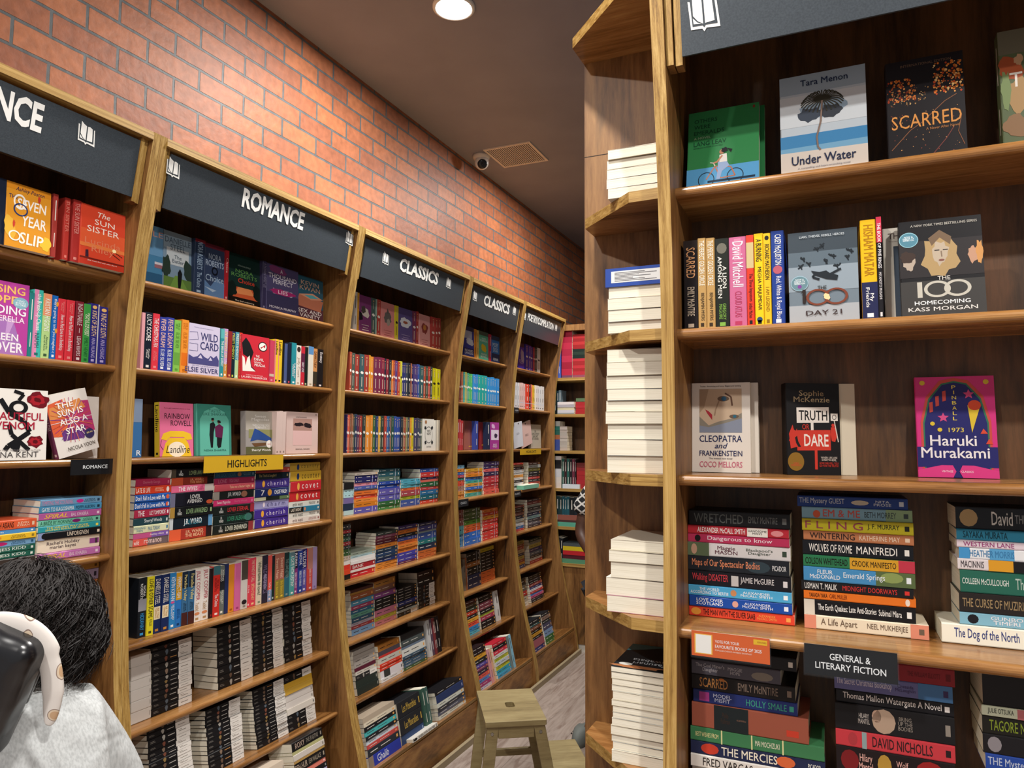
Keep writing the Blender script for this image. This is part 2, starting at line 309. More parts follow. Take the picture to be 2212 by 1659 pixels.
def bookcase(name, label, M, W, sign, embs, text_box, bold=.02, sbold=0, nshelf=7, left_edge=True):
    e = empty('bookcase', M, label, 'bookcase', 'oak bookcases with curved sides')
    zs = [i * HT / 44 for i in range(45)]
    out = [(-off(z), z) for z in zs] + [(BACKY, HT), (BACKY, 0)]
    sides = [WEDGE] * 44 + [None] * 3
    for x0 in (0, W - PT):
        m = MB(); m.prism(out, lambda p, w: (w, p[0], p[1]), x0, x0 + PT, WSIDE, sides); m.build('side_panel', e)
    m = MB(); m.box((PT, -off(HT) + .001, HT - PT), (W - PT, BACKY, HT), WEDGEX); m.build('top_panel', e)
    m = MB(); bo = [(BACKY - .014, z) for z in (HT - PT, .9)] + [(BACKY - .02 - .0, .7), (BACKY - .03, .5), (BACKY - .055, .18), (BACKY, .18), (BACKY, HT - PT)]
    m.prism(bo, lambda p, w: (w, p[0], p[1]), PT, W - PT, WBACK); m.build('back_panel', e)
    for k in range(nshelf):
        t = math.radians(TILT[k]); ca, sa = math.cos(t), math.sin(t); y0, z0 = TIPY[k], ZT[k]; D = BACKY - y0 - .014 - (.03 if k > 5 else 0)
        pr = [(D, 0), (.010, 0)] + [(.010 - .011 * math.sin(a), -.011 + .011 * math.cos(a)) for a in [math.radians(x) for x in range(20, 180, 20)]] + [(.010, -.022), (D, -.022)]
        m = MB(); m.prism(pr, lambda p, w: (w, y0 + p[0] * ca + p[1] * sa * -1, z0 + p[1] * ca - p[0] * sa), PT, W - PT, WSHELF); m.build('shelf', e)
    # floor shelf and plinth
    t = math.radians(TILT[7]); ca, sa = math.cos(t), math.sin(t); y0, z0 = -off(.2) + .004, .205
    m = MB(); m.prism([(0, 0), (.40, 0), (.40, -.022), (0, -.022)], lambda p, w: (w, y0 + p[0] * ca - p[1] * sa, z0 + p[1] * ca - p[0] * sa), PT, W - PT, WSHELF, [None, None, None, WEDGEX]); m.build('base_shelf', e)
    m = MB(); m.prism([(-.19, 0), (-.178, .18), (-.16, .18), (-.172, 0)], lambda p, w: (w, p[0], p[1]), PT, W - PT, WPLINTH); m.build('plinth', e)
    # sign board under the top panel, following the overhang
    s0, s1 = PT + .033, W - PT - .033; za, zb = 2.478, 2.662; ya, yb = -.052, -.082
    lg = math.hypot(zb - za, yb - ya); up = Vector((0, (yb - ya) / lg, (zb - za) / lg)); nn = Vector((0, -(zb - za) / lg, (yb - ya) / lg))
    base = Vector((0, ya, za)); fn = lambda x, y, d=0: base + Vector((x, 0, 0)) + up * (y) + nn * (.0006 + d)
    m = MB(); c = [base + Vector((s0, 0, 0)), base + Vector((s1, 0, 0)), base + Vector((s1, 0, 0)) + up * lg, base + Vector((s0, 0, 0)) + up * lg]
    m.mesh([p for p in c] + [p - nn * .006 for p in c], [(0, 1, 2, 3), (7, 6, 5, 4), (0, 4, 5, 1), (1, 5, 6, 2), (2, 6, 7, 3), (3, 7, 4, 0)], SIGN)
    sb = m.build('sign_board', e)
    for x0 in (PT + .001, W - PT - .032):
        m = MB()
        for a, b in ((0, .014), (.0165, .031)):
            m.prism([(-off(2.47) + .012 + a * .5, 2.466), (-off(2.67) + .012 + a * .5, 2.674), (-off(2.67) + .05, 2.674), (-off(2.47) + .05, 2.466)], lambda p, w: (w, p[0], p[1]), x0 + a, x0 + b, WSIDE, [WEDGE, None, None, None])
        m.build('batten', e)
    white = ink('f2f2ee'); m = MB()
    if sign:
        (xa, xb, qa, qb) = text_box
        text_on(m, sign, white, lambda x, y: fn(x, y, .0008), xa, qa, xb, qb, 1, 1, bold, 0, sq=.4, stretch=2, raw=True)
        m.build('sign_lettering', sb, fix=False)
    for (cx, cy, w, h, fl) in embs:
        m = MB(); emblem(m, fn, cx, cy, w, h, 1, fl, white, SIGN); m.build('book_emblem', sb, fix=False)
    return e
XL = -2.115; YR = 1.46
ML = lambda y: axes((XL, y, 0), (0, 1, 0), (-1, 0, 0), (0, 0, 1))
U = [(.50, 1.61), (1.61, 2.722), (2.722, 3.845), (3.845, 4.685), (4.685, 5.545)]
# sign positions measured on the sign plane
def sgn(u, x, y):
    p = at(x, y, Vector((XL + .052, 0, 2.478)), Vector((.184, 0, -.03)).normalized()); return p.y - U[u][0], math.hypot(p.z - 2.478, p.x - (XL + .052)) * (1 if p.z > 2.478 else -1)
def sbox(u, xa, ya, xb, yb, h=.07):
    a = sgn(u, xa, ya); b = sgn(u, xb, yb); c = (a[1] + b[1]) / 2; return (a[0], b[0], c - h / 2, c + h / 2)
def emb(u, x, y, fl=1, s=1): a = sgn(u, x, y); return (a[0], a[1], .058 * s, .062 * s, fl)
tb = sbox(0, -190, 150, 93, 253, .084)
bookcase('', 'oak bookcase nearest on the left, behind the dark-haired person, ROMANCE sign cut by the frame', ML(U[0][0]), U[0][1] - U[0][0] - .001, 'ROMANCE', [emb(0, 187, 291)], tb, .035)
bookcase('', 'oak bookcase on the brick wall headed ROMANCE, with a yellow HIGHLIGHTS card', ML(U[1][0]), U[1][1] - U[1][0] - .001, 'ROMANCE', [emb(1, 374, 364), emb(1, 755, 516)], sbox(1, 523, 432, 657, 474, .075), .035)
bookcase('', 'wider of the two oak bookcases headed CLASSICS', ML(U[2][0]), U[2][1] - U[2][0] - .001, 'CLASSICS', [emb(2, 833, 559), emb(2, 969, 612)], sbox(2, 863, 574, 947, 600, .07), .035)
bookcase('', 'narrower of the two oak bookcases headed CLASSICS', ML(U[3][0]), U[3][1] - U[3][0] - .001, 'CLASSICS', [emb(3, 1026, 640), emb(3, 1111, 672)], sbox(3, 1045, 650, 1101, 667, .07), .035)
bookcase('', 'oak bookcase headed POETRY/COMPILATION at the far end of the brick wall', ML(U[4][0]), U[4][1] - U[4][0] - .001, 'POETRY/COMPILATION', [emb(4, 1133, 683, 1, .9), emb(4, 1201, 708, 1, .9)], sbox(4, 1140, 686, 1196, 704, .058), .03)
WR = 1.12; XR0 = -.321
p = atY(1521, 18, 1.40)
bookcase('', 'large oak bookcase on the right, facing the viewer, holding general fiction', axes((XR0, YR, 0), (1, 0, 0), (0, 1, 0), (0, 0, 1)), WR, None, [(p.x - XR0, .075, .062, .072, 1)], None)

# end shelves on the side of the right bookcase
XE = -.568
e = empty('end_shelf_unit', Matrix.Identity(4), 'narrow oak end shelves with cut corners, on the side of the right bookcase', 'shelf unit')
m = MB(); m.box((XE, 1.70, 0), (XR0 - .001, 1.722, 2.674), WSIDE); m.build('back_panel', e)
m = MB(); m.box((XE, 1.6994, 2.424), (XR0 - .001, 1.70, 2.4255), ink('1c120a')); m.build('panel_joint', e)
def eshelf(pts, zt, th, name='corner_shelf'):
    m = MB(); m.prism(pts, lambda p, w: (p[0], p[1], w), zt - th, zt, WSHELF, [WEDGEX] * 4 + [None] * 4); m.build(name, e)
P8 = [(-.541, 1.6995), (-.541, 1.624), (-.393, 1.477), (-.322, 1.474), (-.322, 1.6995)]
for zt in (2.237, 1.934, 1.629, 1.334, 1.026, .732, .45, .15): eshelf(P8, zt, .024)
eshelf([(-.569, 1.722), (-.571, 1.616), (-.415, 1.46), (-.322, 1.45), (-.322, 1.722)], 2.70, .026, 'top_panel')

# far bookcase closing the aisle
YF = 5.57
e = empty('bookcase', axes((-2.335, YF, 0), (1, 0, 0), (0, 1, 0), (0, 0, 1)), 'straight-sided oak bookcase closing the far end of the aisle', 'bookcase')
FW = 1.5
m = MB(); m.box((0, 0, 0), (.026, .3, 2.66), WSIDE); m.build('side_panel', e)
m = MB(); m.box((FW - .026, 0, 0), (FW, .3, 2.66), WSIDE); m.build('side_panel', e)
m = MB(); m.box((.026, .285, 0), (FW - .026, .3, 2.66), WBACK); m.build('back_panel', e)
m = MB(); m.box((.026, 0, 2.61), (FW - .026, .285, 2.66), WSIDE); m.build('top_panel', e)
ZF = [2.215, 1.912, 1.609, 1.299, .989, .693]
for z in ZF:
    m = MB(); m.box((.026, 0, z - .024), (FW - .026, .285, z), WEDGEX); m.build('shelf', e)
m = MB(); m.box((.026, .012, .06), (FW - .026, .03, .669), WSIDE); m.build('cupboard_front', e)
m = MB(); m.box((.026, .02, 0), (FW - .026, .04, .06), ink('cfc8bb')); m.build('plinth', e)
# ------------------------------------------------------------------ books
class Fr:
    def __init__(s, O, S, UP, OUT, where): s.O, s.S, s.U, s.N, s.where = Vector(O), Vector(S), Vector(UP), Vector(OUT), where
    def st(s, x, y):
        p = at(x, y, s.O, s.N) - s.O; return p.dot(s.S), p.dot(s.U)
    def P(s, a, b, o=0): return s.O + s.S * a + s.U * b + s.N * o
    def sx(s, x, t=0, o=0):
        lo, hi = -8, 12
        for _ in range(50):
            m = (lo + hi) / 2; p = s.P(m, t, o)
            if (p - CAM).dot(DV) <= .05: lo = m; continue
            if scr(p)[0] < x: lo = m
            else: hi = m
        return lo
    def ty(s, a, y): # height at which the point above s=a meets image row y
        lo, hi = -.2, .5
        for _ in range(40):
            m = (lo + hi) / 2
            if scr(s.P(a, m))[1] > y: lo = m
            else: hi = m
        return lo
ORD = ['top', 'second', 'third', 'fourth', 'fifth', 'sixth', 'seventh', 'bottom']
NTH = ['first', 'second', 'third', 'fourth', 'fifth', 'sixth', 'seventh', 'eighth', 'ninth', 'tenth', 'eleventh', 'twelfth', 'thirteenth', 'fourteenth', 'fifteenth', 'sixteenth', 'seventeenth', 'eighteenth', 'nineteenth', 'twentieth'] + [a + '-' + b for a in ('twenty', 'thirty', 'forty') for b in ('first', 'second', 'third', 'fourth', 'fifth', 'sixth', 'seventh', 'eighth', 'ninth', 'tenth')]
CASES = ['nearest left bookcase', 'ROMANCE bookcase', 'wider CLASSICS bookcase', 'narrower CLASSICS bookcase', 'POETRY bookcase']
DY = [.058, .058, .058, .055, .052, .072, .0, -.155]
def LF(u, k, dy=None):
    t = math.radians(TILT[k]); y = DY[k] if dy is None else dy
    z = ZT[k] - math.tan(t) * max(0, (y - TIPY[k])) + (.005 if k == 7 else 0)
    return Fr((XL - y, 0, z + .0008), (0, 1, 0), (-math.sin(t), 0, math.cos(t)), (math.cos(t), 0, math.sin(t)), '%s shelf of the %s' % (ORD[k], CASES[u]))
def RF(k, dy):
    t = math.radians(TILT[k]); z = ZT[k] - math.tan(t) * max(0, (dy - TIPY[k]))
    return Fr((0, YR + dy, z + .0008), (1, 0, 0), (0, math.sin(t), math.cos(t)), (0, -math.cos(t), math.sin(t)), '%s shelf of the right bookcase' % ORD[k])
BOOKS = []
rnd = random.Random(7)
def cname(h):
    r, g, b = [int(h[i:i + 2], 16) for i in (0, 2, 4)]; mx, mn = max(r, g, b), min(r, g, b)
    if mx < 62: return 'black'
    if mx - mn < 24: return 'white' if mn > 195 else 'pale grey' if mn > 145 else 'grey' if mn > 85 else 'dark grey'
    hue = (60 * ((g - b) / (mx - mn)) % 360) if mx == r else (60 * ((b - r) / (mx - mn)) + 120) if mx == g else (60 * ((r - g) / (mx - mn)) + 240)
    s = (mx - mn) / mx
    if s < .2 and mx > 190: return 'cream' if 20 < hue < 75 else 'pale pink' if hue < 20 or hue > 300 else 'pale blue' if hue > 170 else 'pale green'
    d = 'dark ' if mx < 110 else 'light ' if s < .4 and mx > 170 else ''
    if (hue < 12 or hue >= 345): n = 'red' if s > .5 else 'pink'
    elif hue < 42: n = 'orange' if mx > 190 and s > .5 else 'tan' if mx > 170 else 'brown'
    elif hue < 68: n = 'yellow' if mx > 150 else 'olive'
    elif hue < 160: n = 'green'
    elif hue < 196: n = 'teal'
    elif hue < 248: n = 'blue' if mx > 100 else 'navy'
    elif hue < 292: n = 'purple'
    else: n = 'pink' if s < .62 or hue > 325 else 'magenta'
    return (d + n).replace('dark navy', 'navy')
def lum(h): r, g, b = [int(h[i:i + 2], 16) for i in (0, 2, 4)]; return .3 * r + .59 * g + .11 * b

def spine_art(mb, bg, sp, T, H):
    """sp: title|colour|author|colour|extra..; drawn on the spine, reading from the head down"""
    fn = lambda p, q: (q, H - p, .00015); fn2 = lambda p, q: (q, H - p, .0003)
    def R(p0, p1, q0, q1, c, f=fn): mb.poly([f(p0 * H, q0 * T), f(p1 * H, q0 * T), f(p1 * H, q1 * T), f(p0 * H, q1 * T)], ink(c))
    pale = 'e9e4da' if lum(bg) < 120 else '2a2626'
    if sp in ('', None):
        R(.1, .42, .42, .60, pale); R(.62, .84, .44, .58, pale); return
    if sp == '-': return
    if sp == 'K' or sp == 'KW':                                    # black classic with a white band at its foot
        R(.66, 1, 0.004, .996, 'e6e0d8'); R(.72, .9, .42, .52, '8d857c', fn2)
        if T > .006: R(.70, .80, .66, .74, '8d857c', fn2) if rnd.random() < .4 else None
        c = rnd.choice(['8a7462', '6d5646', 'a8a49c', '7c4a3a', '5d6873', '94794a']); mb.poly([fn2((.36 + .035 * math.cos(a) * (1 + .3 * math.sin(3 * a))) * H, (.5 + .42 * math.sin(a)) * T) for a in [i * .7 for i in range(9)]], ink(c))
        R(.46, .62, .44, .56, 'c98f4f' if rnd.random() < .12 else 'bdb8b0'); R(.05, .17, .36, .44, '77726c'); R(.05, .15, .54, .62, '77726c'); return
    if sp == 'M':                                                  # cloth-blue style: dot, small lines, pale band
        R(.05, .075, .35, .6, 'f0e6e0'); R(.14, .3, .45, .55, pale); R(.5, .66, .44, .57, pale); R(.755, .775, .02, .98, 'cdd4e6'); R(.9, .93, .3, .7, pale); return
    if sp == 'B': R(.08, .3, .44, .55, pale); R(.4, .7, .45, .54, pale); R(.9, .95, .3, .7, 'f0b060'); return
    if sp == 'E':                                                  # upright clothbound-look spine with a cut-out emblem
        c = 'efeae0' if lum(bg) < 170 else '23201e'; a0 = rnd.uniform(.46, .5)
        mb.poly([fn((a0 + .032 * math.cos(a) * (1 + .4 * math.sin(2 * a + 1))) * H, (.52 + .36 * math.sin(a)) * T) for a in [i * .785 for i in range(8)]], ink(c))
        R(.07, .095, .38, .62, 'e2b07a'); R(.13, .30, .46, .56, 'c9b49a'); R(.6, .86, .44, .58, 'd8c9b4' if lum(bg) < 170 else '5a4a20'); R(.93, .96, .3, .7, 'c9b49a'); return
    fa = sp.split('|'); isx = lambda x: x[:2] in ('r=', 's=', 'o=') or x in ('i', 'n', '|'); f = [x for x in fa if not isx(x)]; exs = [x for x in fa if isx(x)]; title, tc = f[0], (f[1] if len(f) > 1 and f[1] else pale); au, ac = (f[2] if len(f) > 2 else ''), (f[3] if len(f) > 3 and f[3] else None) or tc
    ex = exs
    tc = pale if tc == '-' else tc; ac = pale if ac == '-' else ac
    a, b, c, d2 = .05, .55, .6, .88
    sh = 0; tq = (.2, .82)
    for x in ex:
        if x.startswith('s='): v = [float(y) for y in x[2:].split(',')]; a, b = v[:2]; c, d2 = v[2:4] if len(v) > 3 else (c, d2)
        elif x.startswith('r='): v = x[2:].split(','); R(float(v[0]), float(v[1]), float(v[2]) if len(v) > 3 else .003, float(v[3]) if len(v) > 3 else .997, v[-1])
        elif x.startswith('o='):
            v = x[2:].split(','); p0, pr, q0, qr = map(float, v[:4])
            mb.poly([fn2((p0 + pr * math.cos(k * .52)) * H, (q0 + qr * math.sin(k * .52)) * T) for k in range(12)], ink(v[4]))
        elif x == 'i': sh = .3
    F3 = lambda p, q: (q, H - p, .00045)
    text_on(mb, title, ink(tc), F3, a * H, T * tq[0], b * H, T * tq[1], 1, 1, .006, sh, sq=.42, stretch=1.5)
    if au: text_on(mb, au, ink(ac), F3, c * H, T * (tq[0] + .06), d2 * H, T * (tq[1] - .06), 1, 1, .004, 0, sq=.42, stretch=1.5)
    if 'n' not in ex: R(.925, .965, .3, .7, ac, fn2)

def cover_art(mb, art, T, H, D):
    g = [.0003]
    def fn(u, v): return (T + g[0], v * H, -u * D)
    for it in art:
        k = it[0]; c = ink(it[1]) if k != 'spots' else None
        g[0] += .00004
        if k == 'r': _, _, u0, v0, u1, v1 = it; mb.poly([fn(u0, v0), fn(u1, v0), fn(u1, v1), fn(u0, v1)], c)
        elif k == 'p': mb.poly([fn(*q) for q in it[2]], c)
        elif k == 'e':
            _, _, cu, cv, ru, rv = it[:6]; rot = it[6] if len(it) > 6 else 0; n = 24; cr, sr = math.cos(rot), math.sin(rot)
            mb.poly([fn(cu + ru * math.cos(a) * cr - rv * math.sin(a) * sr * H / D, cv + (ru * math.cos(a) * sr * D / H + rv * math.sin(a) * cr)) for a in [2 * math.pi * i / n for i in range(n)]], c)
        elif k == 'ring':
            _, _, cu, cv, ru, rv, w = it; n = 28
            for i in range(n):
                a, b = 2 * math.pi * i / n, 2 * math.pi * (i + 1) / n; q = 1 - w
                mb.poly([fn(cu + ru * math.cos(a), cv + rv * math.sin(a)), fn(cu + ru * math.cos(b), cv + rv * math.sin(b)), fn(cu + ru * q * math.cos(b), cv + rv * q * math.sin(b)), fn(cu + ru * q * math.cos(a), cv + rv * q * math.sin(a))], c)
        elif k == 'blob':
            _, _, cu, cv, ru, rv, sd = it; r = random.Random(sd); n = 18
            mb.poly([fn(cu + ru * f * math.cos(a), cv + rv * f * math.sin(a)) for a, f in [(2 * math.pi * i / n, r.uniform(.7, 1.08)) for i in range(n)]], c)
        elif k == 'star':
            _, _, cu, cv, r0 = it; mb.poly([fn(cu + r * math.cos(a) * H / D, cv + r * math.sin(a)) for a, r in [(math.pi / 2 + i * math.pi / 5, r0 if i % 2 == 0 else r0 * .45) for i in range(10)]], c)
        elif k == 'line':
            _, _, pts, w = it
            for (a, b), (e_, f) in zip(pts, pts[1:]):
                dx, dy = (e_ - a) * D, (f - b) * H; l = math.hypot(dx, dy) or 1; nx, ny = -dy / l * w / D, dx / l * w / H
                mb.poly([fn(a - nx, b - ny), fn(e_ - nx, f - ny), fn(e_ + nx, f + ny), fn(a + nx, b + ny)], c)
        elif k == 'spots':
            _, cs, u0, v0, u1, v1, n, s0, sd = it; r = random.Random(sd)
            for _i in range(n):
                u, v, s = r.uniform(u0, u1), r.uniform(v0, v1), s0 * r.uniform(.3, 1); mb.poly([fn(u + s * math.cos(a), v + s * .66 * math.sin(a)) for a in (0.2, 1.4, 2.6, 4.1, 5.2)], ink(r.choice(cs)))
        elif k == 't':
            _, _, tx, u0, v0, u1, v1 = it[:7]; o = it[7] if len(it) > 7 else {}
            text_on(mb, tx, c, lambda x, y: fn(x, y), u0, v0, u1, v1, D, H, o.get('b', .006), o.get('s', 0), o.get('a', 'c'), .42, 1.6)

def book_parts(bk, single):
    T, H, D, bg, sp, art, hard, back = bk['T'], bk['H'], bk['D'], bk['bg'], bk['sp'], bk['art'], bk.get('hard'), bk.get('back')
    th = .0022 if hard else .0006; over = .0025 if hard else 0.0004; ro = min(.0018, T * .2)
    C = ink(bg, .36); m = MB()
    if bk['single_box']:
        m.box((0, 0, -D), (T, H, 0), C)
        m.box((th + .0004, over, -D - .0002), (T - th - .0004, H - over, -D + .0002), PAGES)
        m.box((th + .0004, -.0002, -D + over), (T - th - .0004, H + .0002, -.001 - th), PAGES)
    else:
        out = [(0, -D), (0, -ro), (ro, 0), (T - ro, 0), (T, -ro), (T, -D), (T - th, -D), (T - th, -th), (th, -th), (th, -D)]
        m.prism(out, lambda p, w: (p[0], w, p[1]), 0, H, C)
    if bk.get('wrap'):
        m.box((-.0004, -.0004, -D - .0004), (T + .0004, H + .0006, .0004), C); y = H + .0009
        m.poly([(T * .2, y, -D * .03), (T * .84, y, -D * .03), (T * .84, y, -D * .9), (T * .2, y, -D * .9)], ink('dfe0de'))
        for r_ in range(7): x_ = T * (.28 + .075 * r_); z1_ = -D * (.12 + .1 * ((r_ * 37) % 5)); m.poly([(x_, y + .0003, z1_), (x_ + T * .03, y + .0003, z1_), (x_ + T * .03, y + .0003, -D * .84), (x_, y + .0003, -D * .84)], ink('6c6c70'))
    if back: m.poly([(-.0003, 0, 0 - ro), (-.0003, 0, -D), (-.0003, H, -D), (-.0003, H, -ro)], ink(back))
    if bk['spine'] and sp != '-': spine_art(m, bg, sp, T, H)
    if art: cover_art(m, art, T, H, D)
    q = MB()
    if not bk['single_box']: q.box((th + .0001, over, -D + over), (T - th - .0001, H - over, -th - .0001), PAGES)
    return m, q

def add(M, T, H, D, bg, sp, label, group, art=None, spine=True, face='spine', hard=False, cat='book', back=None, feat=False):
    # size of its visible side in the photograph, to know how much detail it is given
    if face == 'spine': c = [(0, 0, 0), (T, 0, 0), (T, H, 0), (0, H, 0)]
    elif face == 'cover': c = [(T, 0, 0), (T, 0, -D), (T, H, -D), (T, H, 0)]
    else: c = [(0, H, 0), (T, H, 0), (T, H, -D), (0, H, -D)]
    q = [scr(M @ Vector(v)) for v in c]; ar = abs(sum(q[i][0] * q[(i + 1) % 4][1] - q[(i + 1) % 4][0] * q[i][1] for i in range(4))) / 2
    x0, x1 = min(v[0] for v in q), max(v[0] for v in q); y0, y1 = min(v[1] for v in q), max(v[1] for v in q)
    vis = max(0, min(x1, W_) - max(x0, 0)) / max(x1 - x0, 1) * max(0, min(y1, H_) - max(y0, 0)) / max(y1 - y0, 1)
    if vis <= 0: return None
    b = dict(M=M, T=T, H=H, D=D, bg=bg, sp=sp, label=label, group=group, art=art, spine=spine, hard=hard, cat=cat, area=ar * vis + (1e6 if feat else 0), back=back)
    BOOKS.append(b); return b
def m_up(fr, s, t, o=0, roll=0):       # standing, spine out; (s,t) its foot's left corner
    S, U_ = fr.S, fr.U
    if roll: c, d = math.cos(roll), math.sin(roll); S, U_ = S * c + U_ * d, U_ * c - S * d
    return axes(fr.P(s, t, o), S, U_, fr.N)
def m_flat(fr, s, t, H, o=0, yaw=0):   # lying, spine out, (s,t) left bottom corner
    c, d = math.cos(yaw), math.sin(yaw); S = fr.S * c + fr.N * d; N = fr.N * c - fr.S * d
    return axes(fr.P(s, t, o) + S * H, fr.U, -S, N)
def m_face(fr, s, t, T, o=0, lean=0, roll=0, yaw=0): # cover out; (s,t) left bottom corner of the cover, o of the cover's foot
    U_ = fr.U * math.cos(lean) - fr.N * math.sin(lean); N = fr.N * math.cos(lean) + fr.U * math.sin(lean); S = fr.S
    if yaw: c, d = math.cos(yaw), math.sin(yaw); S, N = S * c + N * d, N * c - S * d
    if roll: c, d = math.cos(roll), math.sin(roll); S, U_ = S * c + U_ * d, U_ * c - S * d
    return axes(fr.P(s, t, o) - N * T, N, U_, -S)
def m_fore(fr, s, t, o, y):            # lying, head of the pages out, spine to the right
    return axes(fr.P(s, t, o), fr.U, fr.N, fr.S)
def lines(txt):
    r = []
    for ln in txt.strip().split('\n'):
        ln = ln.strip()
        if ln:
            a, _, b = ln.partition(' '); bg, _, sp = b.strip().partition(' ')
            if bg[0] == '#': bg = bg[1:]; sp = '#' + sp
            r.append((a, bg, sp.strip()))
    return r
def words(n): return ' '.join(n.split()[:16])
def stack(fr, x0, x1, ytop, txt, name, ybase=None, D=.128, H=None, jit=.004, rep=None, yx=None, grp=None, o0=0):
    """flat books, listed from the top: thickness colour spine; x0,x1 image columns of the spines' ends"""
    L = lines(txt)
    if rep:
        r = rnd; pal = rep[1]; L = [(str(r.uniform(*rep[2])), r.choice(pal) if not isinstance(pal[0], tuple) else None, rep[3]) for _ in range(rep[0])]
    if yx is None: s0, s1 = fr.sx(x0), fr.sx(x1)
    else: s0, s1 = fr.st(x0, yx)[0], fr.st(x1, yx)[0]
    tt = fr.ty((s0 + s1) / 2, ytop); tot = sum(float(l[0]) for l in L); t = tt; n = len(L)
    for i, (w, bg, sp) in enumerate(L):
        th = float(w) / tot * tt; t -= th
        dl = dr = 0
        if '|w=' in sp: sp, _, wv = sp.partition('|w='); wv, _, tl = wv.partition('|'); sp += ('|' + tl) if tl else ''; dl, dr = [float(v) for v in wv.split(',')]
        j = rnd.uniform(-jit, jit); Hh = (s1 - s0) - abs(j) + dl + dr; a = s0 + max(j, 0) - dl
        lb = '%s-spined book lying %s from the bottom of the %s, %s' % (cname(bg), NTH[n - 1 - i], name, fr.where)
        hard = sp.startswith('#'); sp = sp.lstrip('#')
        add(m_flat(fr, a, t, Hh, o0 - rnd.uniform(0, jit), rnd.uniform(-.012, .012) if jit > .002 else 0), th - .0003, Hh, D, bg, sp, lb, grp or 'stacked books on the ' + fr.where, hard=hard)
def row(fr, x0, txt, H=.193, D=.126, start=0, name='', cat='book', step=0):
    """upright books from the left: right-edge column colour spine; a '-' leaves a gap"""
    s = fr.sx(x0); i = start
    for w, bg, sp in lines(txt):
        s1 = fr.sx(float(w))
        if bg != '-':
            i += 1; h = H + rnd.uniform(-.004, .004)
            if '|h=' in sp: sp, _, hv = sp.partition('|h='); hv, _, tl = hv.partition('|'); h = float(hv); sp += ('|' + tl) if tl else ''
            o = -rnd.uniform(0, .006)
            lb = '%s spine standing %s, %s' % (cname(bg), NTH[i - 1] + ' from the left', fr.where)
            add(m_up(fr, s, 0, o), max(s1 - s - .0004, .004), h, D, bg, sp, lb, 'upright books on the ' + fr.where)
        s = s1
def face(fr, x0, x1, H, bg, art, label, T=.022, o=-.02, lean=.06, sp='-', roll=0, s0=None, hard=False, back=None, W=None, grp=None, yaw=0):
    a, b = fr.sx(x0, 0, o), fr.sx(x1, 0, o)
    if W: b = a + W
    add(m_face(fr, a, 0.0005, T, o, lean, roll, yaw), T, H, b - a, bg, sp, label, grp or 'books shown cover out on the ' + fr.where, art=art, face='cover', hard=hard, feat=True)
    return a, b
# ---- right bookcase, top shelf
FIG = [(.42, .8), (.5, .83), (.22, .7), (.65, .71), (.3, .64), (.85, .68), (.7, .6), (.18, .62), (.55, .66), (.9, .75)]
fr = RF(0, .088)
SK = 'f0e6dc'
face(fr, 1482, 1641, .206, '37884e', [('r', '5ea9dc', 0, 0, 1, .285), ('t', '1d4a31', 'OTHERS', .09, .855, .42, .905, {'a': 'l'}), ('t', '1d4a31', 'WERE', .09, .78, .32, .83, {'a': 'l'}), ('t', '1d4a31', 'EMERALDS', .09, .705, .52, .755, {'a': 'l'}),
    ('t', 'a9cfa9', 'A NOVEL', .09, .65, .33, .68, {'a': 'l'}), ('t', '1d4a31', 'LANG LEAV', .09, .565, .55, .62, {'a': 'l'}), ('t', '2c5f40', 'BESTSELLING AUTHOR OF SAD GIRLS', .09, .535, .5, .55, {'a': 'l'}),
    ('r', '20384f', .3, .1, .95, .125), ('ring', '26323f', .28, .14, .115, .09, .1), ('ring', '26323f', .68, .15, .115, .09, .1), ('line', 'c98365', [(.28, .14), (.4, .29), (.62, .26), (.68, .15), (.48, .14), (.4, .29)], .0013), ('line', 'd9d2c4', [(.4, .29), (.38, .33), (.33, .34)], .0012),
    ('p', '9fb6dc', [(.44, .34), (.56, .34), (.6, .28), (.5, .22), (.47, .13), (.42, .13), (.44, .24)]), ('p', 'efe9e0', [(.46, .42), (.56, .43), (.57, .33), (.46, .33)]), ('line', 'c58a68', [(.5, .41), (.43, .34), (.38, .33)], .002), ('e', 'c58a68', .49, .455, .032, .028), ('blob', '1c1c22', .53, .475, .05, .035, 3), ('p', '1c1c22', [(.57, .49), (.64, .47), (.62, .43)]), ('e', '8c2f2c', .93, .955, .016, .018)],
    'green paperback with a girl riding a bicycle, leftmost on the top shelf at right', T=.017, o=0, lean=.22, W=.152)
face(fr, 1497, 1652, .204, '2d7a45', None, 'second green copy just behind the green bicycle paperback', T=.016, o=-.03, lean=.17, W=.152)
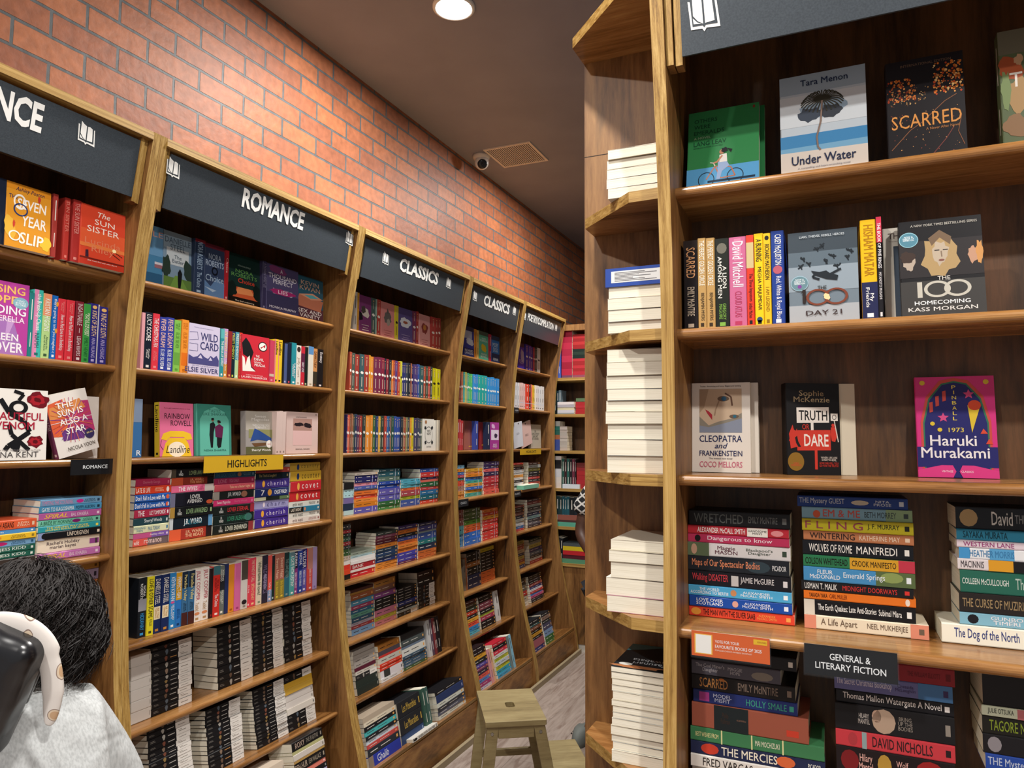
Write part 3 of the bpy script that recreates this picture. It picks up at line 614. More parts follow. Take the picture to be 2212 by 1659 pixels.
face(fr, 1688, 1871, .226, 'c3cfd8', [('r', '9fb0be', 0, .82, 1, 1), ('r', 'd4dbe0', 0, .5, 1, .8), ('p', '4389bd', [(0, .27), (1, .29), (1, .42), (0, .42)]), ('p', '79aed0', [(0, .25), (1, .24), (1, .31), (0, .3)]), ('p', 'dcd3c8', [(0, 0), (1, 0), (1, .25), (0, .26)]),
    ('blob', '8ea2b4', .52, .64, .29, .1, 5), ('blob', '3f4856', .36, .6, .17, .075, 8), ('blob', '3b4048', .6, .61, .16, .07, 9)] + [('line', '3c3a2e', [(.5, .735), (.5 + .12 * math.cos(a), .75 + .06 * math.sin(a)), (.5 + .2 * math.cos(a), .735 + .085 * math.sin(a)), (.5 + .25 * math.cos(a), .70 + .09 * math.sin(a))], .0011) for a in [i * .224 for i in range(28)]] +
    [('blob', '3c3a2e', .5, .735, .05, .03, 2), ('line', '8b7568', [(.5, .72), (.48, .52), (.43, .38), (.44, .28), (.47, .25)], .0016), ('t', '1d2a4c', 'Tara Menon', .25, .885, .8, .945, {'b': .005}), ('t', '1d2a4c', 'Under Water', .13, .13, .87, .215, {'b': .01}), ('t', '7c7c88', 'A compelling and heart-wrenching novel', .2, .085, .8, .105)],
    'pale blue cover with a lone palm tree above a beach, on the top shelf at right', T=.024, o=0, lean=.05, hard=True, sp='-', back='7f9fb4', W=.163)
fire = [('spots', ['e07a2c', 'f2a552', 'b8471f', 'ffd28c'], .62, .62, .98, .92, 150, .022, 4), ('spots', ['e07a2c', 'd98a4a', '9c3a1c'], .02, .6, .38, .82, 110, .02, 6), ('spots', ['b98a55', 'd2b077', '7a4a30'], .05, .55, .55, .72, 70, .012, 8), ('spots', ['d9a066', '8a4a3a'], .05, .03, .95, .5, 60, .009, 9)]
fln = [('line', '8a5a3c', [(.05, .15), (.3, .32), (.45, .38), (.75, .55), (.9, .6)], .0007), ('line', '7c3f38', [(.55, .05), (.75, .2), (.85, .3)], .0007), ('line', '8a5a3c', [(.95, .4), (.9, .25), (.97, .12)], .0006)]
scar = [('t', 'e39a4e', 'SCARRED', .06, .34, .95, .47, {'b': .0}), ('t', 'b57a48', 'A Never After Novel', .5, .3, .92, .325)]
face(fr, 1920, 2087, .216, '221f22', fire + fln + scar + [('t', '6d5748', 'INTERNATIONAL EDITION', .2, .93, .85, .955)], 'black cover with fiery orange sparks, on the top shelf at right', T=.03, o=-.0, lean=.05, W=.133)
face(fr, 2168, 2330, .235, '5d6a4a', [('r', '6e6a58', 0, .8, 1, 1), ('blob', 'a9532f', .12, .68, .14, .12, 4), ('blob', 'c9a27c', .2, .74, .05, .05, 5), ('blob', 'b08d5e', .2, .45, .18, .17, 7), ('blob', '7c8f5c', .06, .5, .06, .18, 9), ('t', 'efe9de', 'THE', .1, .52, .5, .64), ('r', 'b07a8a', 0, 0, 1, .07), ('blob', '8e6d4c', .15, .2, .16, .1, 2)], 'thick painted-cover book cut by the right frame edge, top shelf at right', T=.03, o=0, lean=.03, W=.155, sp='')
# ---- second shelf
fr = RF(1, .075)
row(fr, 1478, '''
1509 1e1a1c SCARRED|d9a070|EMILY McINTIRE|c9b9a4|r=0,.1,2a211f|s=.08,.42,.52,.84
1527 b8935a THE PERFECT GOLDEN CIRCLE|f2ead8|BENJAMIN MYERS|3a2c1c|s=.03,.52,.6,.9
1546 b8935a THE PERFECT GOLDEN CIRCLE|f2ead8|BENJAMIN MYERS|3a2c1c|s=.03,.52,.6,.9
1577 20241f A LION/AMONG MEN|e9e6dd|GREGORY/MAGUIRE|7fae4a|o=.11,.06,.5,.36,6d6a5e|s=.2,.66,.72,.9
1615 c4688f David Mitchell|f2dfe6|CLOUD ATLAS|b23a5e|r=.02,.26,.3,.7,d083a2
1631 d9402c The Three Impostors|1c1c1c|Arthur Machen|1c1c1c|r=.08,.36,c9b684|r=.0,.08,d9402c|s=.42,.72,.74,.9
1652 efc81f A BURNING|1f2324|MEGHA MAJUMDAR|1f2324|o=.92,.03,.5,.3,2c4a6e|s=.06,.3,.36,.82
1668 eabf2a RICHARD MATHESON|23201c|I AM LEGEND|8f6a10|o=.05,.025,.5,.3,23201c|s=.12,.5,.58,.84
1697 27408c CASEY McQUISTON|f2f2ee|Red, White & Royal Blue|e9e9f2|o=.41,.045,.5,.36,b45a6a|s=.04,.36,.48,.92''', H=.198)
face(fr, 1706, 1855, .19, '6f7c86', [('r', '3c464e', 0, .78, 1, 1), ('r', '5a6872', 0, .62, 1, .78), ('r', '8b98a2', 0, .35, 1, .62), ('r', 'a5a9ad', 0, 0, 1, .2)] + [('line', '1f262c', [(u - .05 * math.cos(i), v - .03 * math.sin(i)), (u, v), (u + .045 * math.cos(i + .5), v + .012), (u + .06 * math.cos(i), v + .03)], .0016) for i, (u, v) in enumerate(FIG)] + [('line', '1f262c', [(u - .03, v + .025), (u, v), (u + .02, v - .028)], .0011) for u, v in FIG] + [('e', '1f262c', u + .01, v + .008, .018, .014) for u, v in FIG] +
    [('p', '20262c', [(.33, .57), (.45, .55), (.55, .56), (.6, .53), (.72, .5), (.7, .45), (.55, .47), (.45, .5), (.38, .52)]), ('line', '20262c', [(.55, .5), (.7, .55), (.76, .57)], .002), ('line', '20262c', [(.4, .54), (.35, .5), (.45, .47)], .002), ('e', '9ab7c4', .16, .44, .13, .083), ('e', '66868f', .16, .44, .12, .076), ('t', 'eef3f4', 'NOW A/MAJOR TV/SERIES ON', .08, .43, .24, .49), ('e', '7b3f8f', .16, .405, .03, .02),
    ('t', '2c2a28', 'THE', .42, .36, .55, .4), ('r', '2c2320', .2, .22, .245, .37), ('p', '2c2320', [(.17, .33), (.22, .37), (.22, .34)]), ('ring', '7a3f2c', .42, .28, .17, .088, .22), ('ring', '7a3f2c', .68, .28, .17, .088, .22), ('blob', 'f6cf9a', .55, .28, .05, .04, 4), ('t', '3a2a2a', 'DAY 21', .24, .09, .76, .14), ('t', 'c4ccd0', 'LIARS. THIEVES. REBELS. HEROES', .17, .93, .82, .955)],
    'grey cover with dark falling figures and the large number 100', T=.022, o=-.002, lean=.03, W=.128)
row(fr, 1864, '''
1899 e8b51e HISHAM MATAR|a8740e|My/Friends|f4f0ea|r=.62,1,24284e|s=.05,.56,.66,.88
1911 1d1c20 THE BOOK OF FIVE RINGS|f4f0f0|MIYAMOTO MUSASHI|d9d4d4|r=0,.25,c5304a|s=.06,.5,.54,.8''', H=.2)
face(fr, 1913, 2060, .188, 'd9d2c4', [('r', '3a4450', .15, .05, .9, .8), ('t', '5a4a44', 'THE 100', .08, .88, .5, .945), ('t', '8a7d74', "They're finally home", .08, .845, .4, .86)], 'pale grey cover almost hidden behind the black cover with faces', T=.02, o=-.03, lean=.04, W=.122)
face(fr, 1949, 2120, .19, '1d1c1e', [('r', '2a2627', 0, .4, 1, .78), ('blob', 'a58a5f', .5, .62, .24, .24, 3), ('blob', 'b0a08c', .5, .64, .11, .14, 8), ('p', '6d5844', [(.36, .8), (.5, .88), (.64, .8), (.62, .72), (.5, .8), (.4, .72)]), ('r', '2a2425', .43, .665, .49, .675), ('r', '2a2425', .53, .665, .59, .675), ('e', '7a4d44', .51, .565, .035, .011), ('line', '7d6a58', [(.51, .66), (.515, .6)], .001), ('blob', 'a8998a', .12, .56, .08, .1, 5), ('blob', '3a2c26', .1, .62, .1, .07, 6), ('blob', 'b48a70', .88, .6, .07, .1, 7), ('blob', 'c08a50', .96, .62, .05, .13, 9),
    ('e', '87b4c0', .12, .8, .12, .08), ('e', '4f7f90', .12, .8, .11, .072), ('t', 'eef3f4', 'NOW A/MAJOR TV/SERIES ON', .05, .79, .19, .84), ('t', 'b5b0a6', 'A NEW YORK TIMES BESTSELLING SERIES', .15, .93, .95, .955), ('r', '3a3836', 0, 0, 1, .36), ('t', 'd2cdc4', 'THE', .45, .36, .6, .4), ('r', 'b8b3a6', .2, .19, .26, .35), ('ring', 'b8b3a6', .44, .27, .16, .085, .26), ('ring', 'b8b3a6', .68, .27, .16, .085, .26), ('t', 'f4f2ee', 'HOMECOMING', .16, .115, .82, .155), ('t', 'd4d0ca', 'KASS MORGAN', .08, .05, .9, .09)],
    'black cover with a fair-haired face and the number 100', T=.024, o=.012, lean=.1, W=.136)
# ---- third shelf
fr = RF(2, .19)
cleo = [('r', '8f8778', .14, .44, .86, .93), ('p', 'cdb397', [(.14, .93), (.86, .93), (.86, .66), (.7, .6), (.45, .56), (.3, .52), (.14, .62)]), ('p', 'b0957a', [(.14, .93), (.3, .93), (.22, .72), (.14, .66)]), ('p', '8c93a4', [(.14, .44), (.86, .44), (.86, .6), (.6, .55), (.3, .5), (.14, .52)]), ('e', '6f5a48', .55, .82, .1, .03), ('e', '2d5a78', .56, .82, .045, .025), ('e', '6f5a48', .73, .62, .08, .022), ('e', '2f6a80', .74, .62, .03, .017), ('p', 'b0303c', [(.24, .7), (.27, .66), (.36, .58), (.36, .64), (.3, .68)]), ('line', '6b4a38', [(.58, .88), (.68, .84), (.7, .74)], .0018), ('line', 'a98c72', [(.48, .8), (.42, .7), (.4, .63)], .0014)]
face(fr, 1494, 1616, .2, 'efe6da', cleo + [('t', '4a4548', 'Tender, devastating and funny. Elegant and exciting', .15, .95, .85, .97), ('t', '1f2a5c', 'CLEOPATRA', .14, .335, .86, .41), ('t', '1f2a5c', 'and', .4, .265, .62, .325, {'s': .3}), ('t', '1f2a5c', 'FRANKENSTEIN', .14, .18, .86, .24), ('t', '3a3a4a', "'The hottest new book'", .3, .145, .7, .162), ('t', 'd4708a', 'COCO MELLORS', .14, .055, .86, .12)], 'white cover with a reclining painted face above blue lettering', T=.024, o=.016, lean=.06, W=.127, yaw=-.03)
face(fr, 1500, 1640, .2, 'e6ddd0', None, 'second white copy behind the cover with the reclining painted face', T=.018, o=-.008, lean=.05, W=.14)
tod = [('t', 'a08c6c', 'Sophie/McKenzie', .15, .79, .82, .92), ('p', 'e8e0d6', [(.2, .56), (.8, .57), (.8, .74), (.2, .73)]), ('t', '1c1a1a', 'TRUTH', .24, .59, .77, .7, {'b': .015}), ('r', 'e8e0d6', .46, .34, .51, .57), ('t', 'cf3a2c', 'OR', .3, .49, .43, .55, {'b': .01}), ('p', 'cf3a2c', [(.2, .26), (.82, .27), (.82, .49), (.2, .48)]), ('t', 'efe6dc', 'DARE', .33, .31, .78, .44, {'b': .015}), ('r', 'cf3a2c', .52, .06, .57, .27), ('blob', 'cf3a2c', .14, .4, .09, .09, 3), ('p', 'cf3a2c', [(.05, .44), (.12, .54), (.16, .45), (.2, .5), (.2, .3), (.08, .28)]), ('p', '1c1a1a', [(.16, .4), (.2, .42), (.22, .36), (.27, .3), (.22, .3), (.18, .34)]), ('e', 'cf3a2c', .87, .54, .03, .02), ('p', 'cf3a2c', [(.83, .52), (.92, .52), (.95, .44), (.9, .36), (.84, .37), (.82, .44)]), ('line', 'd9d0c4', [(.88, .64), (.96, .36)], .001), ('r', 'e8e0d6', .83, .59, .96, .67), ('ring', '2a2626', .895, .63, .04, .028, .25), ('e', '8f6a24', .17, .14, .15, .1), ('t', 'c94030', 'GIRL/MISSING', .08, .09, .27, .13), ('t', 'cfc4b8', 'WHEN LIES ARE/EVERYWHERE,', .63, .15, .93, .2), ('t', 'cf3a2c', 'HOW FAR WILL YOU/GO FOR THE TRUTH?', .6, .09, .95, .14)]
face(fr, 1700, 1805, .195, '191718', tod, 'black cover with red flames and two placards', T=.03, o=.028, lean=.05, W=.112, yaw=-.36)
face(fr, 1742, 1830, .194, 'd9cfb8', None, 'cream page-edged copy tucked behind the black cover with placards', T=.04, o=-.004, lean=.05, W=.1, yaw=-.2)
pin = ([('p', 'd0524a', [(.06, 0), (.06, .55), (.14, .8), (.32, .96), (.5, .985), (.68, .96), (.86, .8), (.94, .55), (.94, 0)]), ('p', '3c7a5c', [(.09, 0), (.09, .54), (.17, .78), (.34, .93), (.5, .955), (.66, .93), (.83, .78), (.91, .54), (.91, 0)]), ('p', '2a2a6e', [(.11, 0), (.11, .53), (.19, .77), (.35, .915), (.5, .94), (.65, .915), (.81, .77), (.89, .53), (.89, 0)]), ('r', '2a2a6e', 0, .1, 1, .3),
    ('e', 'e3c63c', .1, .94, .035, .024), ('e', 'e3c63c', .9, .94, .035, .024)] + [('t', 'e8d05a', ch, .47, .875 - i * .052, .525, .91 - i * .052) for i, ch in enumerate('PINBALL')] + [('t', 'e8d05a', '1973', .41, .445, .6, .49), ('star', 'd8508a', .68, .82, .05), ('star', 'd8508a', .35, .59, .05), ('p', 'e3c63c', [(.66, .71), (.82, .71), (.7, .44)]), ('e', 'cf4a2c', .745, .71, .08, .05)] + [('p', 'd0524a', [(u - .02, v), (u + .025, v + .01), (u + .025, v + .11), (u - .02, v + .1)]) for u, v in ((.2, .64), (.28, .7), (.37, .75))] +
    [('e', 'e3c63c', .21, .53, .03, .02), ('e', 'e3c63c', .3, .47, .03, .02), ('p', 'e0503a', [(.8, .43), (.89, .43), (.84, .48)]), ('p', 'e0503a', [(.86, .33), (.95, .33), (.9, .38)]), ('t', 'f2eef2', 'Haruki', .17, .31, .75, .415, {'b': .01}), ('t', 'f2eef2', 'Murakami', .05, .19, .9, .295, {'b': .01}), ('p', 'e0408a', [(0, 0), (.44, 0), (.48, .06), (.44, .12), (.3, .12), (0, .07)]), ('p', 'e0408a', [(1, 0), (.56, 0), (.52, .06), (.56, .12), (.7, .12), (1, .07)]), ('t', 'f6d9e6', 'VINTAGE', .3, .05, .44, .07), ('t', 'f6d9e6', 'CLASSICS', .54, .05, .69, .07)])
face(fr, 1984, 2158, .202, 'd93a86', pin, 'pink and navy cover with pinball shapes and large white lettering', T=.014, o=.0, lean=.07, W=.137)
# ---- fourth shelf, stacks
fr = RF(3, .118)
stack(fr, 1488, 1712, 1106, '''
78 17171a WRETCHED|5f6462|EMILY McINTIRE|6a6d6c
45 b52a36 ALEXANDER McCALL SMITH|f2ece6|HANDSOME/MAN'S|1c1c1c|r=.6,.8,e9e4da|o=.89,.06,.5,.34,d9888a|s=.1,.58,.61,.79|n
45 b83358 Dangerous to know|f0d4dc|o=.1,.03,.5,.4,1a1518|s=.2,.84|n
70 d9d4d2 Maggie/MASON|5c2c38|Blackpool's/Daughter|3a4a3c|r=.0,.22,5f6e50|o=.07,.03,.5,.4,c39a80|s=.28,.5,.56,.86|w=.002,.0
76 20242a Maps of Our Spectacular Bodies|e08a62|PICADOR|e9e9e9|o=.7,.12,.5,.4,33424a|s=.04,.72,.84,.97|n
76 1b1a20 Walking DISASTER|d4404a|JAMIE McGUIRE|e4e0e0|r=.43,.5,.1,.8,cfcac6|s=.04,.4,.52,.84
55 4fa8d4 THE WORLD/ACCORDING TO BERTIE|f2f8fa|ALEXANDER/McCALL SMITH|f2f8fa|o=.45,.03,.5,.3,c98a5c|s=.02,.4,.52,.82
56 1d4aa0 LOVE OVER/SCOTLAND|f2f4fa|ALEXANDER/McCALL SMITH|e4e8f4|o=.46,.03,.5,.3,d9a090|s=.07,.34,.53,.82
52 dc4630 THE MAN WITH THE SILVER SAAB|1c1512|ALEXANDER/McCALL SMITH|f0a050|o=.07,.05,.5,.36,eda040|s=.14,.64,.66,.84|w=.0,.004''', 'left stack', D=.13)
stack(fr, 1738, 1982, 1074, '''
58 1d3c84 THE Mystery GUEST|b9c4d4|NITA/PROSE|c6d0dc|o=.58,.08,.5,.22,c4bca8|s=.02,.44,.68,.88|w=.008,-.006
60 83b0c4 EM & ME|c9564a|BETH MORREY|3c4a4c|r=.77,1,8fae84|o=.14,.035,.4,.34,d2603c|s=.2,.54,.58,.86
62 cfc42a F L I N G|a34a58|J. F. MURRAY|26261c|s=.03,.56,.6,.88
50 b4734c WINTERING|2a1e1c|KATHERINE MAY|e0c4a8|s=.06,.48,.52,.88
76 17191e WOLVES OF ROME|e9e4dc|MANFREDI|e9e4dc|s=.06,.46,.5,.86
60 2f7a50 COLSON WHITEHEAD|15180f|CROOK MANIFESTO|15120c|r=.43,.86,d9a02c|r=.86,1,c43a4c|s=.02,.41,.45,.84|n
74 4a92c6 FLEUR/McDONALD|eef4f8|Emerald Springs|eef4f8|r=.66,1,5c6e44|o=.8,.1,.6,.35,8fa05c|s=.06,.34,.37,.74|w=.003,0
50 1f1e20 USMAN T. MALIK|efece6|MIDNIGHT DOORWAYS|dc3a34|s=.03,.33,.38,.86|w=.004,0
44 ec7a26 YAKADA YAKA|40200c|CARL MULLER|7a2a08|s=.05,.22,.24,.4|n|o=.93,.02,.5,.4,f6e6d6|w=.004,0
78 18171a The Earth Quakes: Late Anti-Stories|efece6|Subimal Misra|efece6|r=.0,.1,d9d0c0|s=.13,.66,.68,.88
70 e4d6bc A Life Apart|6d5a4a|NEEL MUKHERJEE|6d5a4a|r=.86,1,d98a70|r=0,.1,d98a70|s=.14,.44,.52,.84|w=0,.02''', 'middle stack', D=.132)
stack(fr, 2076, 2330, 1098, '''
105 1c2026 David|d9dcd9|THE BONE|8a8f92|o=.12,.085,.5,.4,b49a6c|s=.33,.52,.54,.8
52 2f88aa SAYAKA MURATA|0f3a48|r=.8,1,3f9cbc|s=.06,.46
36 e4d4dc WESTERN LANE|9c3f78|CH|d96a3c|s=.06,.52,.56,.8
52 eef0f2 HEATHER MORRIS|3f7fb0||r=0,.1,4a98d0|r=.28,.5,5aa4d4|s=.1,.5,.6,.8
52 e6dcdc MACINNIS|4a4448|POR|c9c080|r=.28,.5,e0a02c|r=.5,1,1c1a1c|s=.03,.24,.52,.9
108 2c6a58 COLLEEN McCULLOUGH|e4ece4|The Thorn|b9ccc0|r=0,.0,e4e4d0|s=.02,.44,.5,.8
90 2b2624 THE CURSE OF MUZIRIS|a38a64||s=.03,.6
60 86bcd0 GUNBOAT/TIMERI N.|f0f0f4||o=.12,.05,.5,.36,1c1c22|s=.24,.7
92 eeead8 The Dog of the North|34407c||s=.1,.6|w=.03,.0''', 'right stack', D=.13)
# ---- fifth shelf, stacks running out of the frame
fr = RF(4, .085)
stack(fr, 1494, 1722, 1410, '''
80 1d1b1d |-||
88 55525c The Coal Miner's/Daughter|b9b4b8|MAGGIE/HOPE|b9b4b8|o=.8,.12,.4,.3,8c8478|s=.05,.38,.42,.58|n|w=.0,-.03
95 1c1716 SCARRED|c98a4c|EMILY McINTIRE|8c7a6c|o=.3,.03,.8,.1,c96a20|s=.08,.36,.46,.84
80 23306c MODEL/MISFIT|c4c8dc|HOLLY SMALE|3f9a84|r=.06,.16,.15,.85,b0408c|s=.2,.38,.52,.9
150 #9c5440 Philip/Pullman|3c2c24|HIS DARK MATERIALS|8f6a58|r=.2,.5,1d2426|r=.82,.92,.2,.45,c9402c|s=.26,.34,.4,.48|n|w=0,.02
86 3f7c50 BEST WISHES FROM|e4dc9c|MAI MOCHIZUKI|e4e4c8|r=.24,.25,e4dca0|r=.47,.48,e4dca0|r=.7,.71,e4dca0|s=.04,.22,.5,.68|n|w=.003,.05
82 222a4c THE MERCIES|f2ead6|PICADOR|e4e4dc|o=.15,.07,.5,.4,c9402c|o=.72,.07,.5,.4,d96a3c|s=.24,.66,.88,.97|n|w=.003,.05
80 e9e4dc FRED VARGAS|2a2626||s=.1,.5|w=.003,.04
40 8a7f74 |-||''', 'left stack', yx=1500, D=.135)
stack(fr, 1803, 2060, 1432, '''
76 8e1f26 |6a1218|THE WILLIAM ELLIOTT|6a1218|w=-.01,.003
72 6a6a9c The Secret Christmas Bookshop|dcd4e4|Cressida/McLaughlin|40305c|r=.72,1,4a78a8|s=.02,.5,.53,.7
60 17161a Thomas Mallon Watergate A Novel|efe9e4||s=.06,.9
120 1b1a1c HILARY/MANTEL|b9b0a8|BRING/UP THE/BODIES|8f867c|o=.42,.1,.5,.46,b49a84|o=.36,.04,.66,.24,c9a48c|s=.2,.3,.54,.66
75 c83c44 DAVID NICHOLLS|2a1a1c||r=.23,.27,8fa4a4|o=.15,.04,.5,.4,b03a40|s=.32,.82
118 1f1618 Hilary/Mantel|e6b0a4|Wolf/Hall|e6b0a4|o=.42,.06,.5,.42,b8903c|o=.12,.08,.5,.4,7c1c20|o=.8,.12,.5,.44,9c2424|s=.2,.32,.52,.62
90 9fb8b4 VANISHING|5c7070||s=.05,.6
45 7a6f66 |-||''', 'middle stack', yx=1500, D=.135)
stack(fr, 2122, 2390, 1462, '''
130 1a1617 |3a2c2a||
38 c9cfb4 JULIE OTSUKA|3c4038||r=.3,1,b86a6c|s=.05,.27
68 1d1b16 TAGORE NEVER|7c8c2c||s=.06,.5
72 1b191c Pu|c9c4bc|CHIMA|4a4440|o=.1,.06,.5,.4,8a8488|s=.4,.5,.36,.52
62 27489c THE Mystery GUEST|b9c4dc||s=.02,.6
62 8fa0b4 Sheila N|2c3c54||s=.06,.5
44 e0b04c Sosuke Natsukawa|7a5a1c||s=.04,.5
52 e8c83c Sosuke|b08a1c||s=.04,.4
60 6f6860 |-||''', 'right stack', yx=1560, D=.13)

# ---- end shelves: stacks with the page edges outward
def pages_stack(zt, ytop, ws, x0, hs, shelf, cols, special=None):
    H = .182; y0 = 1.507; n = len(ws)
    fr = Fr((0, y0, zt + .0006), (1, 0, 0), (0, 0, 1), (0, -1, 0), shelf)
    tt = fr.ty(-.4, ytop); t = tt
    for i, w in enumerate(ws):
        th = w / sum(ws) * tt; t -= th; j = rnd.uniform(-.0025, .0025); s1 = -.3245
        s0 = fr.sx(x0) + j; nm = NTH[n - 1 - i]
        sp = special.get(i) if special else None
        D = s1 - s0 - .0005
        lb = 'book lying page edges out, %s from the bottom on the %s' % (nm, shelf)
        if sp: lb = sp[1] + ', ' + shelf; D += sp[2]; s1 = -.3245
        o = rnd.uniform(-.004, .002)
        b = add(m_fore(fr, s1, t, -H + o, 0), th - .0004, H, D, sp[0] if sp else cols[i % len(cols)], '-', lb, 'books stacked page edges out on the end shelves', spine=False, face='fore', art=sp[3] if sp and len(sp) > 3 else None)
        if b and sp and 'blue plastic' in sp[1]: b['wrap'] = True
E = 'end shelves'
CR = ['dcd4c0', 'c4bba6', 'd4cab4', 'c0c2be']
pages_stack(2.237, 318, [62, 60, 64, 62, 66], 1311, 0, 'topmost of the end shelves', CR)
pages_stack(1.934, 577, [72, 46, 46, 46, 44], 1312, 0, 'second of the end shelves', CR, {0: ('2f4c9c', 'blue plastic-wrapped book with a white label, top of its stack', .004)})
pages_stack(1.629, 753, [62, 64, 62, 55, 52, 58, 72, 76, 80], 1310, 0, 'third of the end shelves', CR)
pages_stack(1.334, 1168, [58, 62, 88, 96, 90], 1318, 0, 'fourth of the end shelves', CR, {3: ('ddd9cf', 'white plastic-wrapped book with wide page edges', .012), 4: ('c98a9a', 'pink-covered plastic-wrapped book at the bottom', .009)})
yk = [('r', '23282c', 0, 0, 1, 1), ('p', '5f9aa4', [(.3, 0), (1, 0), (1, .3), (.7, .2)]), ('blob', 'b5764c', .5, .93, .6, .06, 3), ('e', 'd4d4cc', .8, .85, .12, .05), ('e', '0f1012', .1, .95, .12, .05), ('t', 'c4ccd0', 'Yasunari/Kawabata', .05, .6, .75, .82)]
pages_stack(1.026, 1445, [52, 58, 56, 54, 76, 52, 56, 54, 66, 80, 62, 70, 100], 1321, 0, 'fifth of the end shelves', CR, {0: ('23282c', 'book with dark patterned cover on top of the tall page-edge stack', 0, yk)})
# ---- nearest left bookcase
fr = LF(0, 0, .014)
face(fr, -90, 8, .19, '1d2436', None, 'dark-spined copy cut by the left frame edge beside the orange cover', T=.02, o=0, lean=.02, sp='THE SEVEN YEAR SLIP|8c93a4')
face(fr, 10, 107, .19, 'e0962a', [('r', 'd98a20', 0, .9, 1, 1), ('blob', 'e8b23c', .1, .3, .14, .2, 4), ('blob', 'efc23a', .9, .15, .14, .12, 5), ('t', '2a2440', 'Ashley Poston', .2, .87, .85, .95, {'s': .3}), ('t', '2a2a5c', 'THE', .06, .75, .25, .81), ('t', 'f6efe4', 'SEVEN', .24, .62, .9, .78, {'b': .015, 's': .1}), ('t', 'f6efe4', 'YEAR', .35, .36, .9, .53, {'b': .015, 's': .1}), ('t', 'f6efe4', 'SLIP', .3, .08, .85, .26, {'b': .015, 's': .1}), ('ring', 'f6efe4', .3, .72, .14, .12, .25), ('ring', '2a3a6c', .32, .6, .16, .1, .2), ('blob', 'c9402c', .73, .84, .035, .06, 6), ('blob', 'c9402c', .18, .36, .03, .07, 8), ('ring', 'f6efe4', .2, .18, .13, .08, .25)], 'orange cover with curly white lettering on the top shelf at far left', T=.022, o=.004, lean=.05)
row(fr, 110, '''
121 a33a34 
136 - -
148 b0342c SUN SISTER|d97a6c
153 - -
170 a8302c THE SUN SISTER|d98a80''', H=.193)
face(fr, 171, 267, .192, 'd2452c', [('r', 'dc5a34', 0, .35, 1, .6), ('r', 'e07a40', 0, .3, 1, .36), ('r', 'b8321f', 0, 0, 1, .12), ('t', 'f2dccf', 'The', .36, .83, .64, .92, {'s': .3}), ('t', 'f2e2d6', 'SUN', .3, .7, .75, .79, {'b': 0}), ('t', 'f2e2d6', 'SISTER', .14, .56, .86, .66, {'b': 0}), ('t', 'e07f5c', 'Lucinda/Riley', .1, .2, .9, .46, {'b': -.005}), ('e', 'ffe9b0', .76, .33, .045, .03), ('line', '3a1c14', [(.72, .27), (.9, .2)], .0012), ('line', '3a1c14', [(.8, .3), (.95, .25)], .001), ('p', '3a2030', [(.12, .24), (.18, .25), (.19, .13), (.12, .13)]), ('t', 'f0d8cc', 'She must find out who she is', .1, .07, .9, .09), ('r', '6a1c14', 0, .1, 1, .125)], 'red cover with a glowing sunset and white serif lettering, top shelf', T=.03, o=.004, lean=.02)
fr = LF(0, 1)
face(fr, -60, 57, .212, 'b8449c', [('p', 'a874b8', [(.2, 0), (.95, 0), (.7, .5), (.45, .5)]), ('p', 'c69ad0', [(.55, .1), (.75, .5), (.6, .48)]), ('t', 'f0c06c', 'LOSING', .08, .84, .92, .95, {'b': .015}), ('t', 'f0c06c', 'HOPE', .08, .7, .78, .81, {'b': .015}), ('t', 'f2ecf2', 'FINDING', .05, .55, .95, .67, {'b': .015}), ('t', 'f2dcea', 'CINDERELLA', .05, .45, .93, .53, {'b': .015}), ('e', '86b4c4', .84, .73, .15, .08), ('t', 'f4f8f8', 'TWO/BOOKS/IN ONE', .74, .69, .94, .77), ('t', 'f4eef4', 'COLLEEN', .0, .19, .82, .29, {'b': .015}), ('t', 'f4eef4', 'HOOVER', .0, .03, .92, .17, {'b': .015})], 'magenta cover with large yellow and white capitals, second shelf at far left', T=.028, o=.0, lean=.02)
row(fr, 58, '''
69 2a7f80 
89 3fb8ac the Break-Up Clause|f2f8f4|NIAMH|2a6a6c|r=0,1,.0,.5,e08ab4|s=.06,.6,.64,.85|h=.206
107 b4d48a KRISTAN HIGGINS|f2f6e8|Always the/Last to Know|3c5a40|r=0,.34,e8946c|s=.08,.58,.64,.88|h=.199
109 - -
122 1f6cc0 they're going to love you meghan c|f0f4fa||o=.13,.04,.85,.2,e8a03c|o=.55,.04,.85,.2,e8a03c|s=.05,.9|h=.198
139 dc3844 How to Find Love in a Bookshop|f6e6e6|Veronica/Henry|f0908c|s=.26,.84,.04,.22
140.5 - -
157.6 dc3844 How to Find Love in a Bookshop|f6e6e6|Veronica/Henry|f0908c|s=.26,.84,.04,.22
160 - -
177 7c2430 INSATIABLE|d9c0c0|LEIGH RIVERS|e6d4d4|r=.44,.52,.5,.56,e6d4d4|s=.04,.4,.58,.9
192.4 3f9a48 PEOPLE WE MEET/ON VACATION|f4f2dc|EMILY HENRY|1f6a34|s=.16,.55,.58,.9|h=.19
209 2c2a7c KING OF SLOTH|e9c49c|ANA HUANG|b4a8dc|o=.06,.03,.5,.3,e8b86c|s=.12,.54,.57,.9
211 e4ddd0 -
230 2c2a7c KING OF SLOTH|e9c49c|ANA HUANG|b4a8dc|o=.06,.03,.5,.3,e8b86c|s=.12,.54,.57,.9''', H=.192)
fr = LF(0, 2)
rose = lambda u, v, s, k: [('blob', '6f1420', u, v, s, s * .62, k), ('blob', 'a8202c', u, v, s * .7, s * .42, k + 1), ('blob', '5c1018', u, v, s * .35, s * .2, k + 2)]
